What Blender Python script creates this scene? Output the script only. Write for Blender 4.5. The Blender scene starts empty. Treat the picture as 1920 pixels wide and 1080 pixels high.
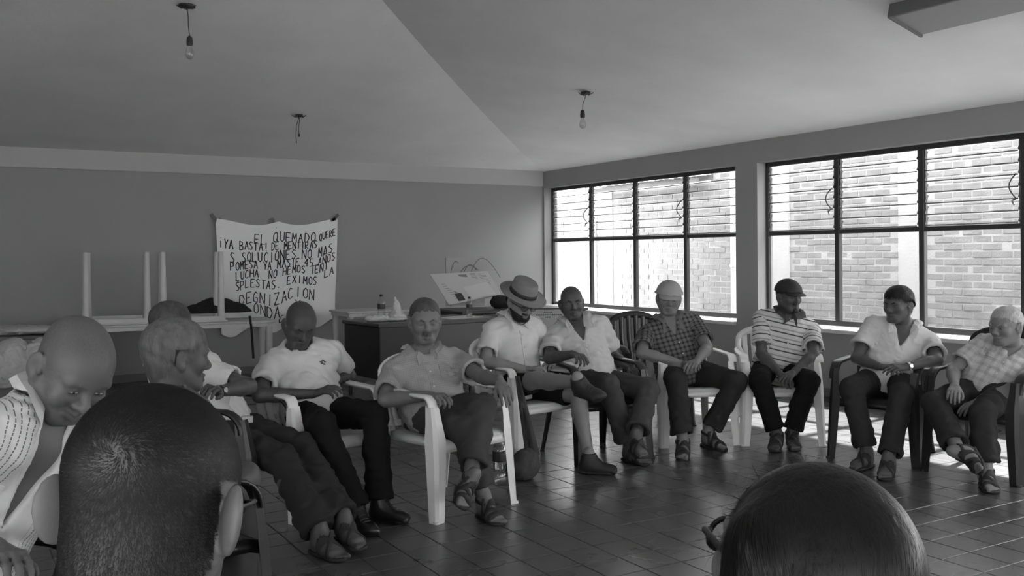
import bpy, math, random
import numpy as np
from mathutils import Vector, Matrix
random.seed(7); np.random.seed(7)
SC = bpy.context.scene; COL = SC.collection
# ------------------------------------------------------------------ camera
F = 1775.0; H = 1.38; TH = math.atan(1060/1775); RO = math.atan(.0077)
CT, ST = math.cos(TH), math.sin(TH)
cd = bpy.data.cameras.new('camera'); cam = bpy.data.objects.new('camera', cd); COL.objects.link(cam)
cd.sensor_width = 36; cd.lens = 36*F/1920; cd.shift_y = -61/1920; cd.clip_start = .05; cd.clip_end = 200
cam.matrix_world = Matrix.Translation((0, 0, H)) @ Matrix.Rotation(-TH, 4, 'Z') @ Matrix.Rotation(math.pi/2, 4, 'X') @ Matrix.Rotation(-RO, 4, 'Z')
SC.camera = cam
# ------------------------------------------------------------------ world, sun, exposure
w = bpy.data.worlds.new('sky'); SC.world = w; w.use_nodes = True
bg = w.node_tree.nodes['Background']; bg.inputs[0].default_value = (1, 1, 1, 1); bg.inputs[1].default_value = 3.0
sd = bpy.data.lights.new('sun', 'SUN'); sd.energy = 14; sd.angle = math.radians(1.5)
sun = bpy.data.objects.new('sun', sd); COL.objects.link(sun)
sun.rotation_euler = Vector((.62, .10, .76)).to_track_quat('Z', 'Y').to_euler()
SC.view_settings.view_transform = 'Standard'; SC.view_settings.look = 'None'
SC.view_settings.gamma = 1; SC.view_settings.use_curve_mapping = False
SC.view_settings.exposure = 1.8
SC.cycles.use_denoising = True; SC.cycles.max_bounces = 10; SC.cycles.diffuse_bounces = 5
SC.cycles.transparent_max_bounces = 24; SC.cycles.caustics_reflective = False; SC.cycles.caustics_refractive = False

# ------------------------------------------------------------------ projection helpers (camera frame -> world)
def C2W(x, y, z=0.0): return np.array([x*CT+y*ST, -x*ST+y*CT, z])
def ray(px, py):
    a = (px-960)/F; b = (479-py)/F; t = -RO
    return np.array([a*math.cos(t)-b*math.sin(t), 1.0, a*math.sin(t)+b*math.cos(t)])
def Wd(px, py, d):
    r = ray(px, py)*d; return C2W(r[0], r[1], H+r[2])
def Wz(px, py, z):
    r = ray(px, py); t = (z-H)/r[2]; return C2W(r[0]*t, r[1]*t, z)
def Wx(px, py, X):
    r = ray(px, py); v = C2W(*r); t = X/v[0]; return np.array([X, v[1]*t, H+r[2]*t])
def Wy(px, py, Y):
    r = ray(px, py); v = C2W(*r); t = Y/v[1]; return np.array([v[0]*t, Y, H+r[2]*t])
def depth_of(p): return p[0]*ST+p[1]*CT
def unit(v): v = np.asarray(v, float); return v/max(1e-9, np.linalg.norm(v))
def fac(deg): a = math.radians(deg); return C2W(math.sin(a), -math.cos(a), 0)

# ------------------------------------------------------------------ materials
MATS = {}
def mat(name, v=.5, rough=.6, noise=0, nscale=8, bump=0, bscale=40, metal=0, spec=.5, pattern=None, attr=None, stretch=(1, 1, 1), tone=False, coord='Object', sheen=0):
    if name in MATS: return MATS[name]
    m = bpy.data.materials.new(name); m.use_nodes = True; N = m.node_tree.nodes; L = m.node_tree.links
    b = N['Principled BSDF']; b.inputs['Base Color'].default_value = (v, v, v, 1)
    b.inputs['Roughness'].default_value = rough; b.inputs['Metallic'].default_value = metal
    b.inputs['Specular IOR Level'].default_value = spec
    if sheen: b.inputs['Sheen Weight'].default_value = sheen
    if attr:
        co = N.new('ShaderNodeAttribute'); co.attribute_name = attr; cs = co.outputs['Vector']
    elif coord == 'World':
        co = N.new('ShaderNodeNewGeometry'); cs = co.outputs['Position']
    else:
        co = N.new('ShaderNodeTexCoord'); cs = co.outputs['Object']
    mp = N.new('ShaderNodeMapping'); mp.inputs['Scale'].default_value = stretch; L.new(cs, mp.inputs[0])
    val = None
    def M(op, a, bb=None, c=None):
        n = N.new('ShaderNodeMath'); n.operation = op
        for i, x in enumerate((a, bb, c)):
            if x is None: continue
            if isinstance(x, (int, float)): n.inputs[i].default_value = x
            else: L.new(x, n.inputs[i])
        return n.outputs[0]
    if noise:
        n = N.new('ShaderNodeTexNoise'); n.inputs['Scale'].default_value = nscale; n.inputs['Detail'].default_value = 5
        L.new(mp.outputs[0], n.inputs['Vector'])
        val = M('MULTIPLY_ADD', M('SUBTRACT', n.outputs[0], .5), 2*noise, 1.0)
    if pattern:
        sx = N.new('ShaderNodeSeparateXYZ'); L.new(cs, sx.inputs[0])
        pv = pattern(M, sx.outputs[0], sx.outputs[1], sx.outputs[2])
        val = pv if val is None else M('MULTIPLY', val, pv)
    if tone:
        t = N.new('ShaderNodeAttribute'); t.attribute_name = 'tone'
        val = t.outputs['Fac'] if val is None else M('MULTIPLY', val, t.outputs['Fac'])
    if val is not None:
        cv = M('MULTIPLY', val, v); cc = N.new('ShaderNodeCombineColor')
        for i in range(3): L.new(cv, cc.inputs[i])
        L.new(cc.outputs[0], b.inputs['Base Color'])
    if bump:
        n = N.new('ShaderNodeTexNoise'); n.inputs['Scale'].default_value = bscale; n.inputs['Detail'].default_value = 4
        L.new(mp.outputs[0], n.inputs['Vector'])
        bp = N.new('ShaderNodeBump'); bp.inputs['Strength'].default_value = bump; bp.inputs['Distance'].default_value = .01
        L.new(n.outputs[0], bp.inputs['Height']); L.new(bp.outputs[0], b.inputs['Normal'])
    MATS[name] = m; return m
def glassmat(name, tint=.9, gl=.12):
    if name in MATS: return MATS[name]
    m = bpy.data.materials.new(name); m.use_nodes = True; N = m.node_tree.nodes; L = m.node_tree.links
    N.remove(N['Principled BSDF']); out = N['Material Output']
    tr = N.new('ShaderNodeBsdfTransparent'); tr.inputs[0].default_value = (tint, tint, tint, 1)
    g = N.new('ShaderNodeBsdfGlossy'); g.inputs['Roughness'].default_value = .06
    lw = N.new('ShaderNodeLayerWeight'); lw.inputs[0].default_value = .5
    pw = N.new('ShaderNodeMath'); pw.operation = 'POWER'; pw.inputs[1].default_value = 4; L.new(lw.outputs['Facing'], pw.inputs[0])
    ad = N.new('ShaderNodeMath'); ad.operation = 'MULTIPLY_ADD'; ad.inputs[1].default_value = .45; ad.inputs[2].default_value = .03+gl*.2; L.new(pw.outputs[0], ad.inputs[0])
    mx = N.new('ShaderNodeMixShader'); L.new(ad.outputs[0], mx.inputs[0]); L.new(tr.outputs[0], mx.inputs[1]); L.new(g.outputs[0], mx.inputs[2])
    L.new(mx.outputs[0], out.inputs[0]); MATS[name] = m; return m

# ------------------------------------------------------------------ object helpers
def empty(name, loc, label=None, cat=None, group=None, rz=0):
    o = bpy.data.objects.new(name, None); COL.objects.link(o); o.location = loc; o.rotation_euler = (0, 0, rz); o.empty_display_size = .1
    tag(o, label, cat, group); return o
def tag(o, label=None, cat=None, group=None, kind=None):
    if label: o['label'] = label
    if cat: o['category'] = cat
    if group: o['group'] = group
    if kind: o['kind'] = kind
    return o
def rawmesh(name, V, Q, m, parent=None, smooth=True, off=(0, 0, 0), attrs=None):
    V = np.asarray(V, np.float32)-np.asarray(off, np.float32); Q = np.asarray(Q, np.int32)
    me = bpy.data.meshes.new(name); n = Q.shape[1]
    me.vertices.add(len(V)); me.vertices.foreach_set('co', V.ravel())
    me.loops.add(Q.size); me.loops.foreach_set('vertex_index', Q.ravel())
    me.polygons.add(len(Q)); me.polygons.foreach_set('loop_start', np.arange(0, Q.size, n, dtype=np.int32))
    me.update(calc_edges=True)
    if smooth: me.polygons.foreach_set('use_smooth', np.ones(len(Q), bool))
    for k, a in (attrs or {}).items():
        a = np.asarray(a, np.float32)
        if a.ndim == 1: t = me.attributes.new(k, 'FLOAT', 'POINT'); t.data.foreach_set('value', a)
        else: t = me.attributes.new(k, 'FLOAT_VECTOR', 'POINT'); t.data.foreach_set('vector', a.ravel())
    me.materials.append(m)
    o = bpy.data.objects.new(name, me); COL.objects.link(o)
    if parent: o.parent = parent
    return o
class MB:
    """collects faces of mixed size into one mesh"""
    def __init__(s): s.v = []; s.f = []; s.sm = []
    def add(s, vs, fs, sm=False):
        b = len(s.v); s.v += [tuple(map(float, q)) for q in vs]; s.f += [tuple(b+i for i in f) for f in fs]; s.sm += [sm]*len(fs); return s
    def box(s, lo, hi, M=None, bev=0):
        (x0, y0, z0), (x1, y1, z1) = lo, hi
        if bev:
            b = min(bev, (x1-x0)/2.1, (y1-y0)/2.1, (z1-z0)/2.1)
            vs = []; idx = {}
            for i, x in enumerate((x0, x1)):
                for j, y in enumerate((y0, y1)):
                    for k, z in enumerate((z0, z1)):
                        sx, sy, sz = (1, -1)[i], (1, -1)[j], (1, -1)[k]
                        idx[i, j, k] = len(vs); vs += [(x, y+sy*b, z+sz*b), (x+sx*b, y, z+sz*b), (x+sx*b, y+sy*b, z)]
            I = lambda i, j, k, a: idx[i, j, k]+a
            fs = []
            for i in (0, 1): fs.append([I(i, 0, 0, 0), I(i, 0, 1, 0), I(i, 1, 1, 0), I(i, 1, 0, 0)] if i == 0 else [I(i, 0, 0, 0), I(i, 1, 0, 0), I(i, 1, 1, 0), I(i, 0, 1, 0)])
            for j in (0, 1): fs.append([I(0, j, 0, 1), I(1, j, 0, 1), I(1, j, 1, 1), I(0, j, 1, 1)] if j == 0 else [I(0, j, 0, 1), I(0, j, 1, 1), I(1, j, 1, 1), I(1, j, 0, 1)])
            for k in (0, 1): fs.append([I(0, 0, k, 2), I(0, 1, k, 2), I(1, 1, k, 2), I(1, 0, k, 2)] if k == 0 else [I(0, 0, k, 2), I(1, 0, k, 2), I(1, 1, k, 2), I(0, 1, k, 2)])
            for j in (0, 1):
                for k in (0, 1): fs.append([I(0, j, k, 1), I(1, j, k, 1), I(1, j, k, 2), I(0, j, k, 2)])
            for i in (0, 1):
                for k in (0, 1): fs.append([I(i, 0, k, 0), I(i, 1, k, 0), I(i, 1, k, 2), I(i, 0, k, 2)])
            for i in (0, 1):
                for j in (0, 1): fs.append([I(i, j, 0, 0), I(i, j, 1, 0), I(i, j, 1, 1), I(i, j, 0, 1)])
            for i in (0, 1):
                for j in (0, 1):
                    for k in (0, 1): fs.append([I(i, j, k, 0), I(i, j, k, 1), I(i, j, k, 2)])
        else:
            vs = [(x, y, z) for x in (x0, x1) for y in (y0, y1) for z in (z0, z1)]
            fs = [(0, 1, 3, 2), (4, 6, 7, 5), (0, 4, 5, 1), (2, 3, 7, 6), (0, 2, 6, 4), (1, 5, 7, 3)]
        if M is not None: vs = [tuple(M @ Vector(v)) for v in vs]
        return s.add(vs, fs)
    def loft(s, rings, cap=True, sm=True, closed=False):
        n = len(rings[0]); b = len(s.v); vs = [q for r in rings for q in r]; fs = []
        m = len(rings)
        for i in range(m if closed else m-1):
            for j in range(n):
                a = i*n+j; c = i*n+(j+1) % n; i2 = (i+1) % m
                fs.append((a, c, i2*n+(j+1) % n, i2*n+j))
        s.add(vs, fs, sm)
        if cap and not closed: s.add(rings[0], [tuple(range(n))[::-1]]); s.add(rings[-1], [tuple(range(n))])
        return s
    def tube(s, pts, r, n=8, closed=False, cap=True):
        P = [np.array(p, float) for p in pts]; R = r if isinstance(r, (list, tuple)) else [r]*len(P); rings = []; up = None
        for i, p in enumerate(P):
            if closed: d = unit(P[(i+1) % len(P)]-P[i-1])
            else: d = unit(P[min(i+1, len(P)-1)]-P[max(i-1, 0)])
            if up is None: up = np.array([0, 0, 1.]) if abs(d[2]) < .9 else np.array([1., 0, 0])
            a = unit(up-d*np.dot(up, d)); up = a; bb = np.cross(d, a)
            rings.append([p+R[i]*(math.cos(t)*a+math.sin(t)*bb) for t in np.arange(n)*2*math.pi/n])
        return s.loft(rings, cap, True, closed)
    def lathe(s, prof, n=20, c=(0, 0, 0)):
        return s.loft([[(c[0]+r*math.cos(t), c[1]+r*math.sin(t), c[2]+z) for t in np.arange(n)*2*math.pi/n] for r, z in prof])
    def build(s, name, m, parent=None, off=None):
        me = bpy.data.meshes.new(name); v = s.v
        if off is not None: v = [(a-off[0], b-off[1], c-off[2]) for a, b, c in v]
        me.from_pydata(v, [], s.f); me.validate(); me.update()
        if len(s.sm) == len(me.polygons): me.polygons.foreach_set('use_smooth', s.sm)
        me.materials.append(m)
        if s.v and all(s.sm) is False and any(s.sm): pass
        import bmesh
        bm = bmesh.new(); bm.from_mesh(me); bmesh.ops.recalc_face_normals(bm, faces=bm.faces); bm.to_mesh(me); bm.free()
        o = bpy.data.objects.new(name, me); COL.objects.link(o)
        if parent: o.parent = parent
        return o
def struct(name, mb, m, parent=None):
    o = mb.build(name, m, parent)
    if not parent: o['kind'] = 'structure'
    return o
def copy_tree(o, parent=None):
    c = o.copy(); COL.objects.link(c); c.parent = parent
    for ch in list(o.children): copy_tree(ch, c)
    return c

# ------------------------------------------------------------------ implicit-surface modeller (numpy surface nets)
def smin(a, b, k):
    if k <= 0: return np.minimum(a, b)
    h = np.maximum(k-np.abs(a-b), 0)/k; return np.minimum(a, b)-h*h*k*.25
def rc(a, b, ra, rb): return ('rc', np.asarray(a, np.float32), np.asarray(b, np.float32), ra, rb)
def el(c, ax, r): return ('el', np.asarray(c, np.float32), np.asarray(ax, np.float32), np.asarray(r, np.float32))
def sp(c, r): return ('rc', np.asarray(c, np.float32), np.asarray(c, np.float32)+1e-4, r, r)
def fn(f): return ('fn', f)
def pe(p, P):
    if p[0] == 'rc':
        _, a, b, ra, rb = p; ab = b-a; q = P-a; t = np.clip(q@ab/max(1e-9, float(ab@ab)), 0, 1)
        d = q-t[:, None]*ab; return np.sqrt(np.einsum('ij,ij->i', d, d))-(ra+(rb-ra)*t)
    if p[0] == 'el':
        _, c, ax, r = p; q = (P-c)@ax.T; k0 = np.sqrt(((q/r)**2).sum(1)); k1 = np.sqrt(((q/(r*r))**2).sum(1))
        return k0*(k0-1)/np.maximum(k1, 1e-6)
    return p[1](P)
class Fd:
    def __init__(s): s.g = []
    def add(s, prims, kint=.02, k=.02, inf=0): s.g.append(('add', prims, kint, k, inf)); return s
    def sub(s, prims, kint=.0, k=.005, inf=0): s.g.append(('sub', prims, kint, k, inf)); return s
    def cut(s, f): s.g.append(('cut', [fn(f)], 0, 0, 0)); return s
    def disp(s, f): s.g.append(('dis', f, 0, 0, 0)); return s
    def ev(s, P):
        P = P.astype(np.float32); d = np.full(len(P), 9., np.float32)
        for op, prims, ki, k, inf in s.g:
            if op == 'bnd': continue
            if op == 'dis': d = d+prims(P); continue
            g = None
            for p in prims:
                e = pe(p, P); g = e if g is None else smin(g, e, ki)
            g = g-inf
            if op == 'add': d = smin(d, g, k)
            elif op == 'sub': d = -smin(-d, g, k) if k else np.maximum(d, -g)
            else: d = np.maximum(d, g)
        return d
    def bounds(s):
        lo = np.full(3, 1e9); hi = -lo
        for op, prims, ki, k, inf in s.g:
            if op not in ('add', 'bnd'): continue
            for p in prims:
                if p[0] == 'rc':
                    for c, r in ((p[1], p[3]), (p[2], p[4])): lo = np.minimum(lo, c-r-inf); hi = np.maximum(hi, c+r+inf)
                elif p[0] == 'el':
                    e = np.sqrt(((p[2].T*p[3])**2).sum(1)); lo = np.minimum(lo, p[1]-e-inf); hi = np.maximum(hi, p[1]+e+inf)
        return lo-.02, hi+.02
    def mesh(s, v, bounds=None):
        lo, hi = bounds or s.bounds(); B = 4
        nb = np.maximum(2, np.ceil((hi-lo)/(v*B)).astype(int)+1); n = nb*B
        cc = np.stack(np.meshgrid(*[lo[i]+(np.arange(nb[i])+.5)*B*v-.5*v for i in range(3)], indexing='ij'), -1).reshape(-1, 3)
        cv = s.ev(cc); act = np.abs(cv) < B*v*.87*1.25+.006
        G = np.repeat(np.repeat(np.repeat(cv.reshape(nb), B, 0), B, 1), B, 2).astype(np.float32)
        bi = np.argwhere(act.reshape(nb))*B
        oo = np.stack(np.meshgrid(*[np.arange(B)]*3, indexing='ij'), -1).reshape(-1, 3)
        I = (bi[:, None, :]+oo[None]).reshape(-1, 3)
        for c in range(0, len(I), 200000):
            J = I[c:c+200000]; G[J[:, 0], J[:, 1], J[:, 2]] = s.ev(lo+J*v)
        G[0], G[-1], G[:, 0], G[:, -1], G[:, :, 0], G[:, :, -1] = (np.maximum(G[0], .001), np.maximum(G[-1], .001), np.maximum(G[:, 0], .001), np.maximum(G[:, -1], .001), np.maximum(G[:, :, 0], .001), np.maximum(G[:, :, -1], .001))
        return nets(G, lo, v)
def nets(G, lo, v):
    S = G < 0; n = np.array(G.shape)
    cnt = np.zeros(n-1, np.int8)
    for a in (0, 1):
        for b in (0, 1):
            for c in (0, 1): cnt += S[a:n[0]-1+a, b:n[1]-1+b, c:n[2]-1+c]
    C = np.argwhere((cnt > 0) & (cnt < 8)); idx = np.full(n-1, -1, np.int32); idx[C[:, 0], C[:, 1], C[:, 2]] = np.arange(len(C))
    acc = np.zeros((len(C), 3)); num = np.zeros(len(C))
    for ax in range(3):
        o1, o2 = [i for i in range(3) if i != ax]
        for a in (0, 1):
            for b in (0, 1):
                p = C.copy(); p[:, o1] += a; p[:, o2] += b; q = p.copy(); q[:, ax] += 1
                ga = G[p[:, 0], p[:, 1], p[:, 2]]; gb = G[q[:, 0], q[:, 1], q[:, 2]]; m = (ga < 0) != (gb < 0)
                t = np.where(m, ga/np.where(m, ga-gb, 1), 0); e = (p-C).astype(float); e[:, ax] += t
                acc[m] += e[m]; num[m] += 1
    V = lo+(C+acc/np.maximum(num, 1)[:, None])*v
    Q = []
    for ax in range(3):
        o1, o2 = (ax+1) % 3, (ax+2) % 3
        sl = [slice(None)]*3; sl[ax] = slice(0, -1); sr = [slice(None)]*3; sr[ax] = slice(1, None)
        A = S[tuple(sl)]; Bq = S[tuple(sr)]; E = np.argwhere(A != Bq)
        E = E[(E[:, o1] > 0) & (E[:, o2] > 0) & (E[:, o1] < n[o1]-1) & (E[:, o2] < n[o2]-1)]
        out = A[E[:, 0], E[:, 1], E[:, 2]]
        def cell(d1, d2):
            q = E.copy(); q[:, o1] += d1; q[:, o2] += d2; return idx[q[:, 0], q[:, 1], q[:, 2]]
        q = np.stack([cell(-1, -1), cell(0, -1), cell(0, 0), cell(-1, 0)], 1)
        q[~out] = q[~out][:, ::-1]; Q.append(q[(q >= 0).all(1)])
    return V, np.concatenate(Q)
def trace(f, o, d, n=40):
    o = np.array(o, float).reshape(-1, 3); d = np.asarray(d, float); t = np.zeros(len(o))
    for _ in range(n): t += np.clip(f.ev(o+t[:, None]*d), -.03, .05)*.8
    return o+t[:, None]*d
def wrinkle(amp, sc=1.0, seed=0, dirn=None):
    rs = np.random.RandomState(seed); ks = []
    for i in range(7):
        k = rs.normal(size=3); k = k/np.linalg.norm(k)*rs.uniform(45, 110)/sc; ks.append((k.astype(np.float32), rs.uniform(0, 6.28), rs.uniform(.5, 1)*60/np.linalg.norm(k)*1.0))
    def f(P):
        w = np.sin(P@np.array([9, 13, 17], np.float32)+seed)*1.4; s = 0
        for k, ph, a in ks: s = s+a*np.sin(P@k+ph+w*1.6)
        s = s/3.0
        return amp*(np.abs(s)*-1.4+.5)
    return f
def joinm(parts):
    V = []; Q = []; b = 0
    for v, q in parts: V.append(v); Q.append(q+b); b += len(v)
    return np.concatenate(V), np.concatenate(Q)
# ================================================================== THE SETTING
K = H/1.41
XW, YB = 7.38*K, 11.48*K; XL, YF = -6.2, -5.2
ZE = H+1.203*K; ZBm = H+.988*K; ZS = H-.742*K+.0; ZT = H+.965*K; ZM = H+.21*K; ZFb = H-.715*K; XF = XW+.14
plaster = mat('wall_paint', .29, .85, noise=.06, nscale=2.2, bump=.12, bscale=14)
plaster_low = mat('ceiling_plaster', .74, .9, noise=.15, nscale=1.3, bump=.8, bscale=4.5)
frame_m = mat('window_paint', .035, .45)
glass = glassmat('window_glass', .88)
# floor: grout bed + tiles
T = .2008
grout = mat('grout', .11, .8)
struct('floor', MB().box((XL-.3, YF-.3, -.06), (XW+.3, YB+.3, -.004)), grout)
floor = bpy.data.objects['floor']
def tile_pat(M, x, y, z): return M('MULTIPLY_ADD', z, 0.0, 1.0)
tile_m = mat('floor_tile', .08, .2, noise=.22, nscale=1.6, bump=.05, bscale=9, coord='World', spec=.62)
nt = tile_m.node_tree; oi = nt.nodes.new('ShaderNodeObjectInfo')
ra = nt.nodes.new('ShaderNodeTexNoise'); ra.inputs['Scale'].default_value = 2.5; ge = nt.nodes.new('ShaderNodeNewGeometry')
nt.links.new(ge.outputs['Position'], ra.inputs['Vector'])
rr = nt.nodes.new('ShaderNodeMapRange'); rr.inputs[3].default_value = .22; rr.inputs[4].default_value = .34
nt.links.new(ra.outputs[0], rr.inputs[0]); nt.links.new(rr.outputs[0], nt.nodes['Principled BSDF'].inputs['Roughness'])
ox, oy = 1.653*K % T, 2.515*K % T
h = T/2-.0028; mbt = MB().box((-h, -h, -.012), (h, h, 0), bev=.0016)
proto = mbt.build('tile', tile_m, floor); tme = proto.data
tv = np.array([v.co[:] for v in tme.vertices]); tf = [tuple(p.vertices) for p in tme.polygons]
spots = []
i0, i1 = int((XL)/T), int(XW/T)+1; j0, j1 = int(YF/T), int(YB/T)+1
for i in range(i0, i1+1):
    for j in range(j0, j1+1):
        x, y = ox+(i+.5)*T, oy+(j+.5)*T
        if XL < x < XW+.05 and YF < y < YB:
            d = depth_of((x, y)); lx = x*CT-y*ST
            u = lx/d if d > .5 else 9
            spots.append((0 if (abs(u) < .56 and d > 3.85) else 1, math.hypot(lx, d), x, y))
spots.sort(); V = []; Fc = []; V0 = np.array([-h, -h, 0])
for k, (q, d, x, y) in enumerate(spots):
    tx, ty = random.uniform(-.0016, .0016), random.uniform(-.0016, .0016); dz = random.uniform(-.0008, .0004)
    if k < 300:
        o = proto if k == 0 else proto.copy()
        if k: COL.objects.link(o); o.parent = floor
        o.location = (x, y, dz); o.rotation_euler = (tx, ty, 0)
    else:
        b = len(V)*4; V.append([(x-h, y-h, dz+tx*h), (x+h, y-h, dz-ty*h), (x+h, y+h, dz-tx*h), (x-h, y+h, dz+ty*h)]); Fc.append((b, b+1, b+2, b+3))
o = rawmesh('tile_field', np.array(V).reshape(-1, 3), Fc, tile_m, floor, smooth=False); o['kind'] = 'stuff'
# walls
t_ = .22
wb = MB().box((XL-t_, YB, 0), (XW+t_, YB+t_, ZE+.05)); struct('wall_back', wb, plaster)
struct('trim_1', MB().box((XL, YB-.03, ZBm), (XW-.002, YB+.01, ZE+.02), bev=.006), mat('beam_paint', .43, .85, noise=.05, nscale=2, bump=.1, bscale=14))
struct('wall_left', MB().box((XL-t_, YF, 0), (XL, YB, .9)).box((XL-t_, YF, 2.3), (XL, YB, ZE+.05)).box((XL-t_, 1.5, .9), (XL, YB, 2.3)).box((XL-t_, -2, .9), (XL, -1.6, 2.3)), plaster)  # out of view; its openings are invented to let more sky light in
wr_ = MB()
OP = [(7.45*K+.02, 11.45*K), (3.45*K+.0, 7.28*K), (-.75, 2.95), (-4.9, -1.2)]
OP[0] = (7.44, 11.2); OP[1] = (3.45, 7.125)
ys = [YF]+[q for o_ in sorted(OP) for q in o_]+[YB]
wr_.box((XW, YF, 0), (XW+t_, YB+t_, ZS-.0)); wr_.box((XW, YF, ZT), (XW+t_, YB+t_, ZE+.05))
for a in range(0, len(ys), 2): wr_.box((XW, ys[a], ZS), (XW+t_, ys[a+1], ZT))
struct('wall_right', wr_, plaster)
wf = MB().box((XL, YF-t_, 0), (XW+t_, YF, .9)); wf.box((XL, YF-t_, 2.3), (XW+t_, YF, ZE+.05))  # wall behind the camera, its openings added to brighten the room
for a, b in ((XL, -6), (-2.1, -1.9), (.3, 2.5), (4.4, XW+t_)): wf.box((a, YF-t_, .9), (b, YF, 2.3))
struct('wall_front', wf, plaster)
for n_, (a, b) in enumerate(((-6, -2.1), (-1.9, .3), (2.5, 4.4))):
    m_ = MB().box((a, YF-.12, .9), (b, YF-.08, .94)).box((a, YF-.12, 2.26), (b, YF-.08, 2.3)).box(((a+b)/2-.02, YF-.12, .94), ((a+b)/2+.02, YF-.08, 2.26))
    struct('window_%d' % (5+n_), m_, frame_m)  # unseen made-up windows, framing the openings added for fill light
struct('baseboard_back', MB().box((XL, YB-.015, 0), (XW, YB, .09), bev=.004), mat('base_paint', .16, .7))
struct('baseboard_right', MB().box((XW-.015, YF, 0), (XW, YB-.016, .09), bev=.004), MATS['base_paint'])
# sills
sill_m = mat('sill_concrete', .55, .7, noise=.1, nscale=6, bump=.2, bscale=30)
for n_, (a, b) in enumerate(OP): struct('trim_%d' % (n_+2), MB().box((XW-.035, a, ZS-.035), (XW+t_+.05, b, ZS+.006), bev=.006), sill_m)
# columns: slightly proud of the wall between windows
for a, b in ((7.125+.001, 7.439), (2.951, 3.449)):
    pass
# ceiling: hipped, concave profile
def cz(t): return ZE+.155*t+.0119*t*t if t < 5 else ZE+.155*5+.0119*25+.27*(t-5)
hw = min((XW-XL), (YB-YF))/2; rings = []; ts = [0, .25, .5, .8, 1.1, 1.5, 1.9, 2.4, 3, 3.6, 4.3, 5, 5.8, hw-.001]
cm = MB()
for side in range(4):
    rows = []
    for t in ts:
        c = [(XL+t, YF+t), (XW-t, YF+t), (XW-t, YB-t), (XL+t, YB-t)]; a, b = c[side], c[(side+1) % 4]
        n_ = 24; rows.append([(a[0]+(b[0]-a[0])*k/n_, a[1]+(b[1]-a[1])*k/n_, cz(t)+.006*math.sin(3.1*(a[0]+(b[0]-a[0])*k/n_)+side)*math.sin(2.3*(a[1]+(b[1]-a[1])*k/n_))*(1 if 0 < k < n_ and t > 0 else 0)) for k in range(n_+1)])
    vs = [q for r in rows for q in r]; n1 = 25
    cm.add(vs, [(i*n1+j, i*n1+j+1, (i+1)*n1+j+1, (i+1)*n1+j) for i in range(len(ts)-1) for j in range(24)], True)
    cm.add([(x, y, z+.12) for x, y, z in vs], [(i*n1+j, (i+1)*n1+j, (i+1)*n1+j+1, i*n1+j+1) for i in range(len(ts)-1) for j in range(24)], False)
me = bpy.data.meshes.new('ceiling'); me.from_pydata(cm.v, [], cm.f); me.polygons.foreach_set('use_smooth', cm.sm); me.materials.append(plaster_low)
ce = bpy.data.objects.new('ceiling', me); COL.objects.link(ce); ce['kind'] = 'structure'
struct('trim_8', MB().box((XL-.8, YF-.8, ZE+.12), (XW+.35, YF-.02, ZE+.2)).box((XW+t_, YF-.8, ZE+.06), (XW+.42, YB+.6, ZE+.16)), plaster)
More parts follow.
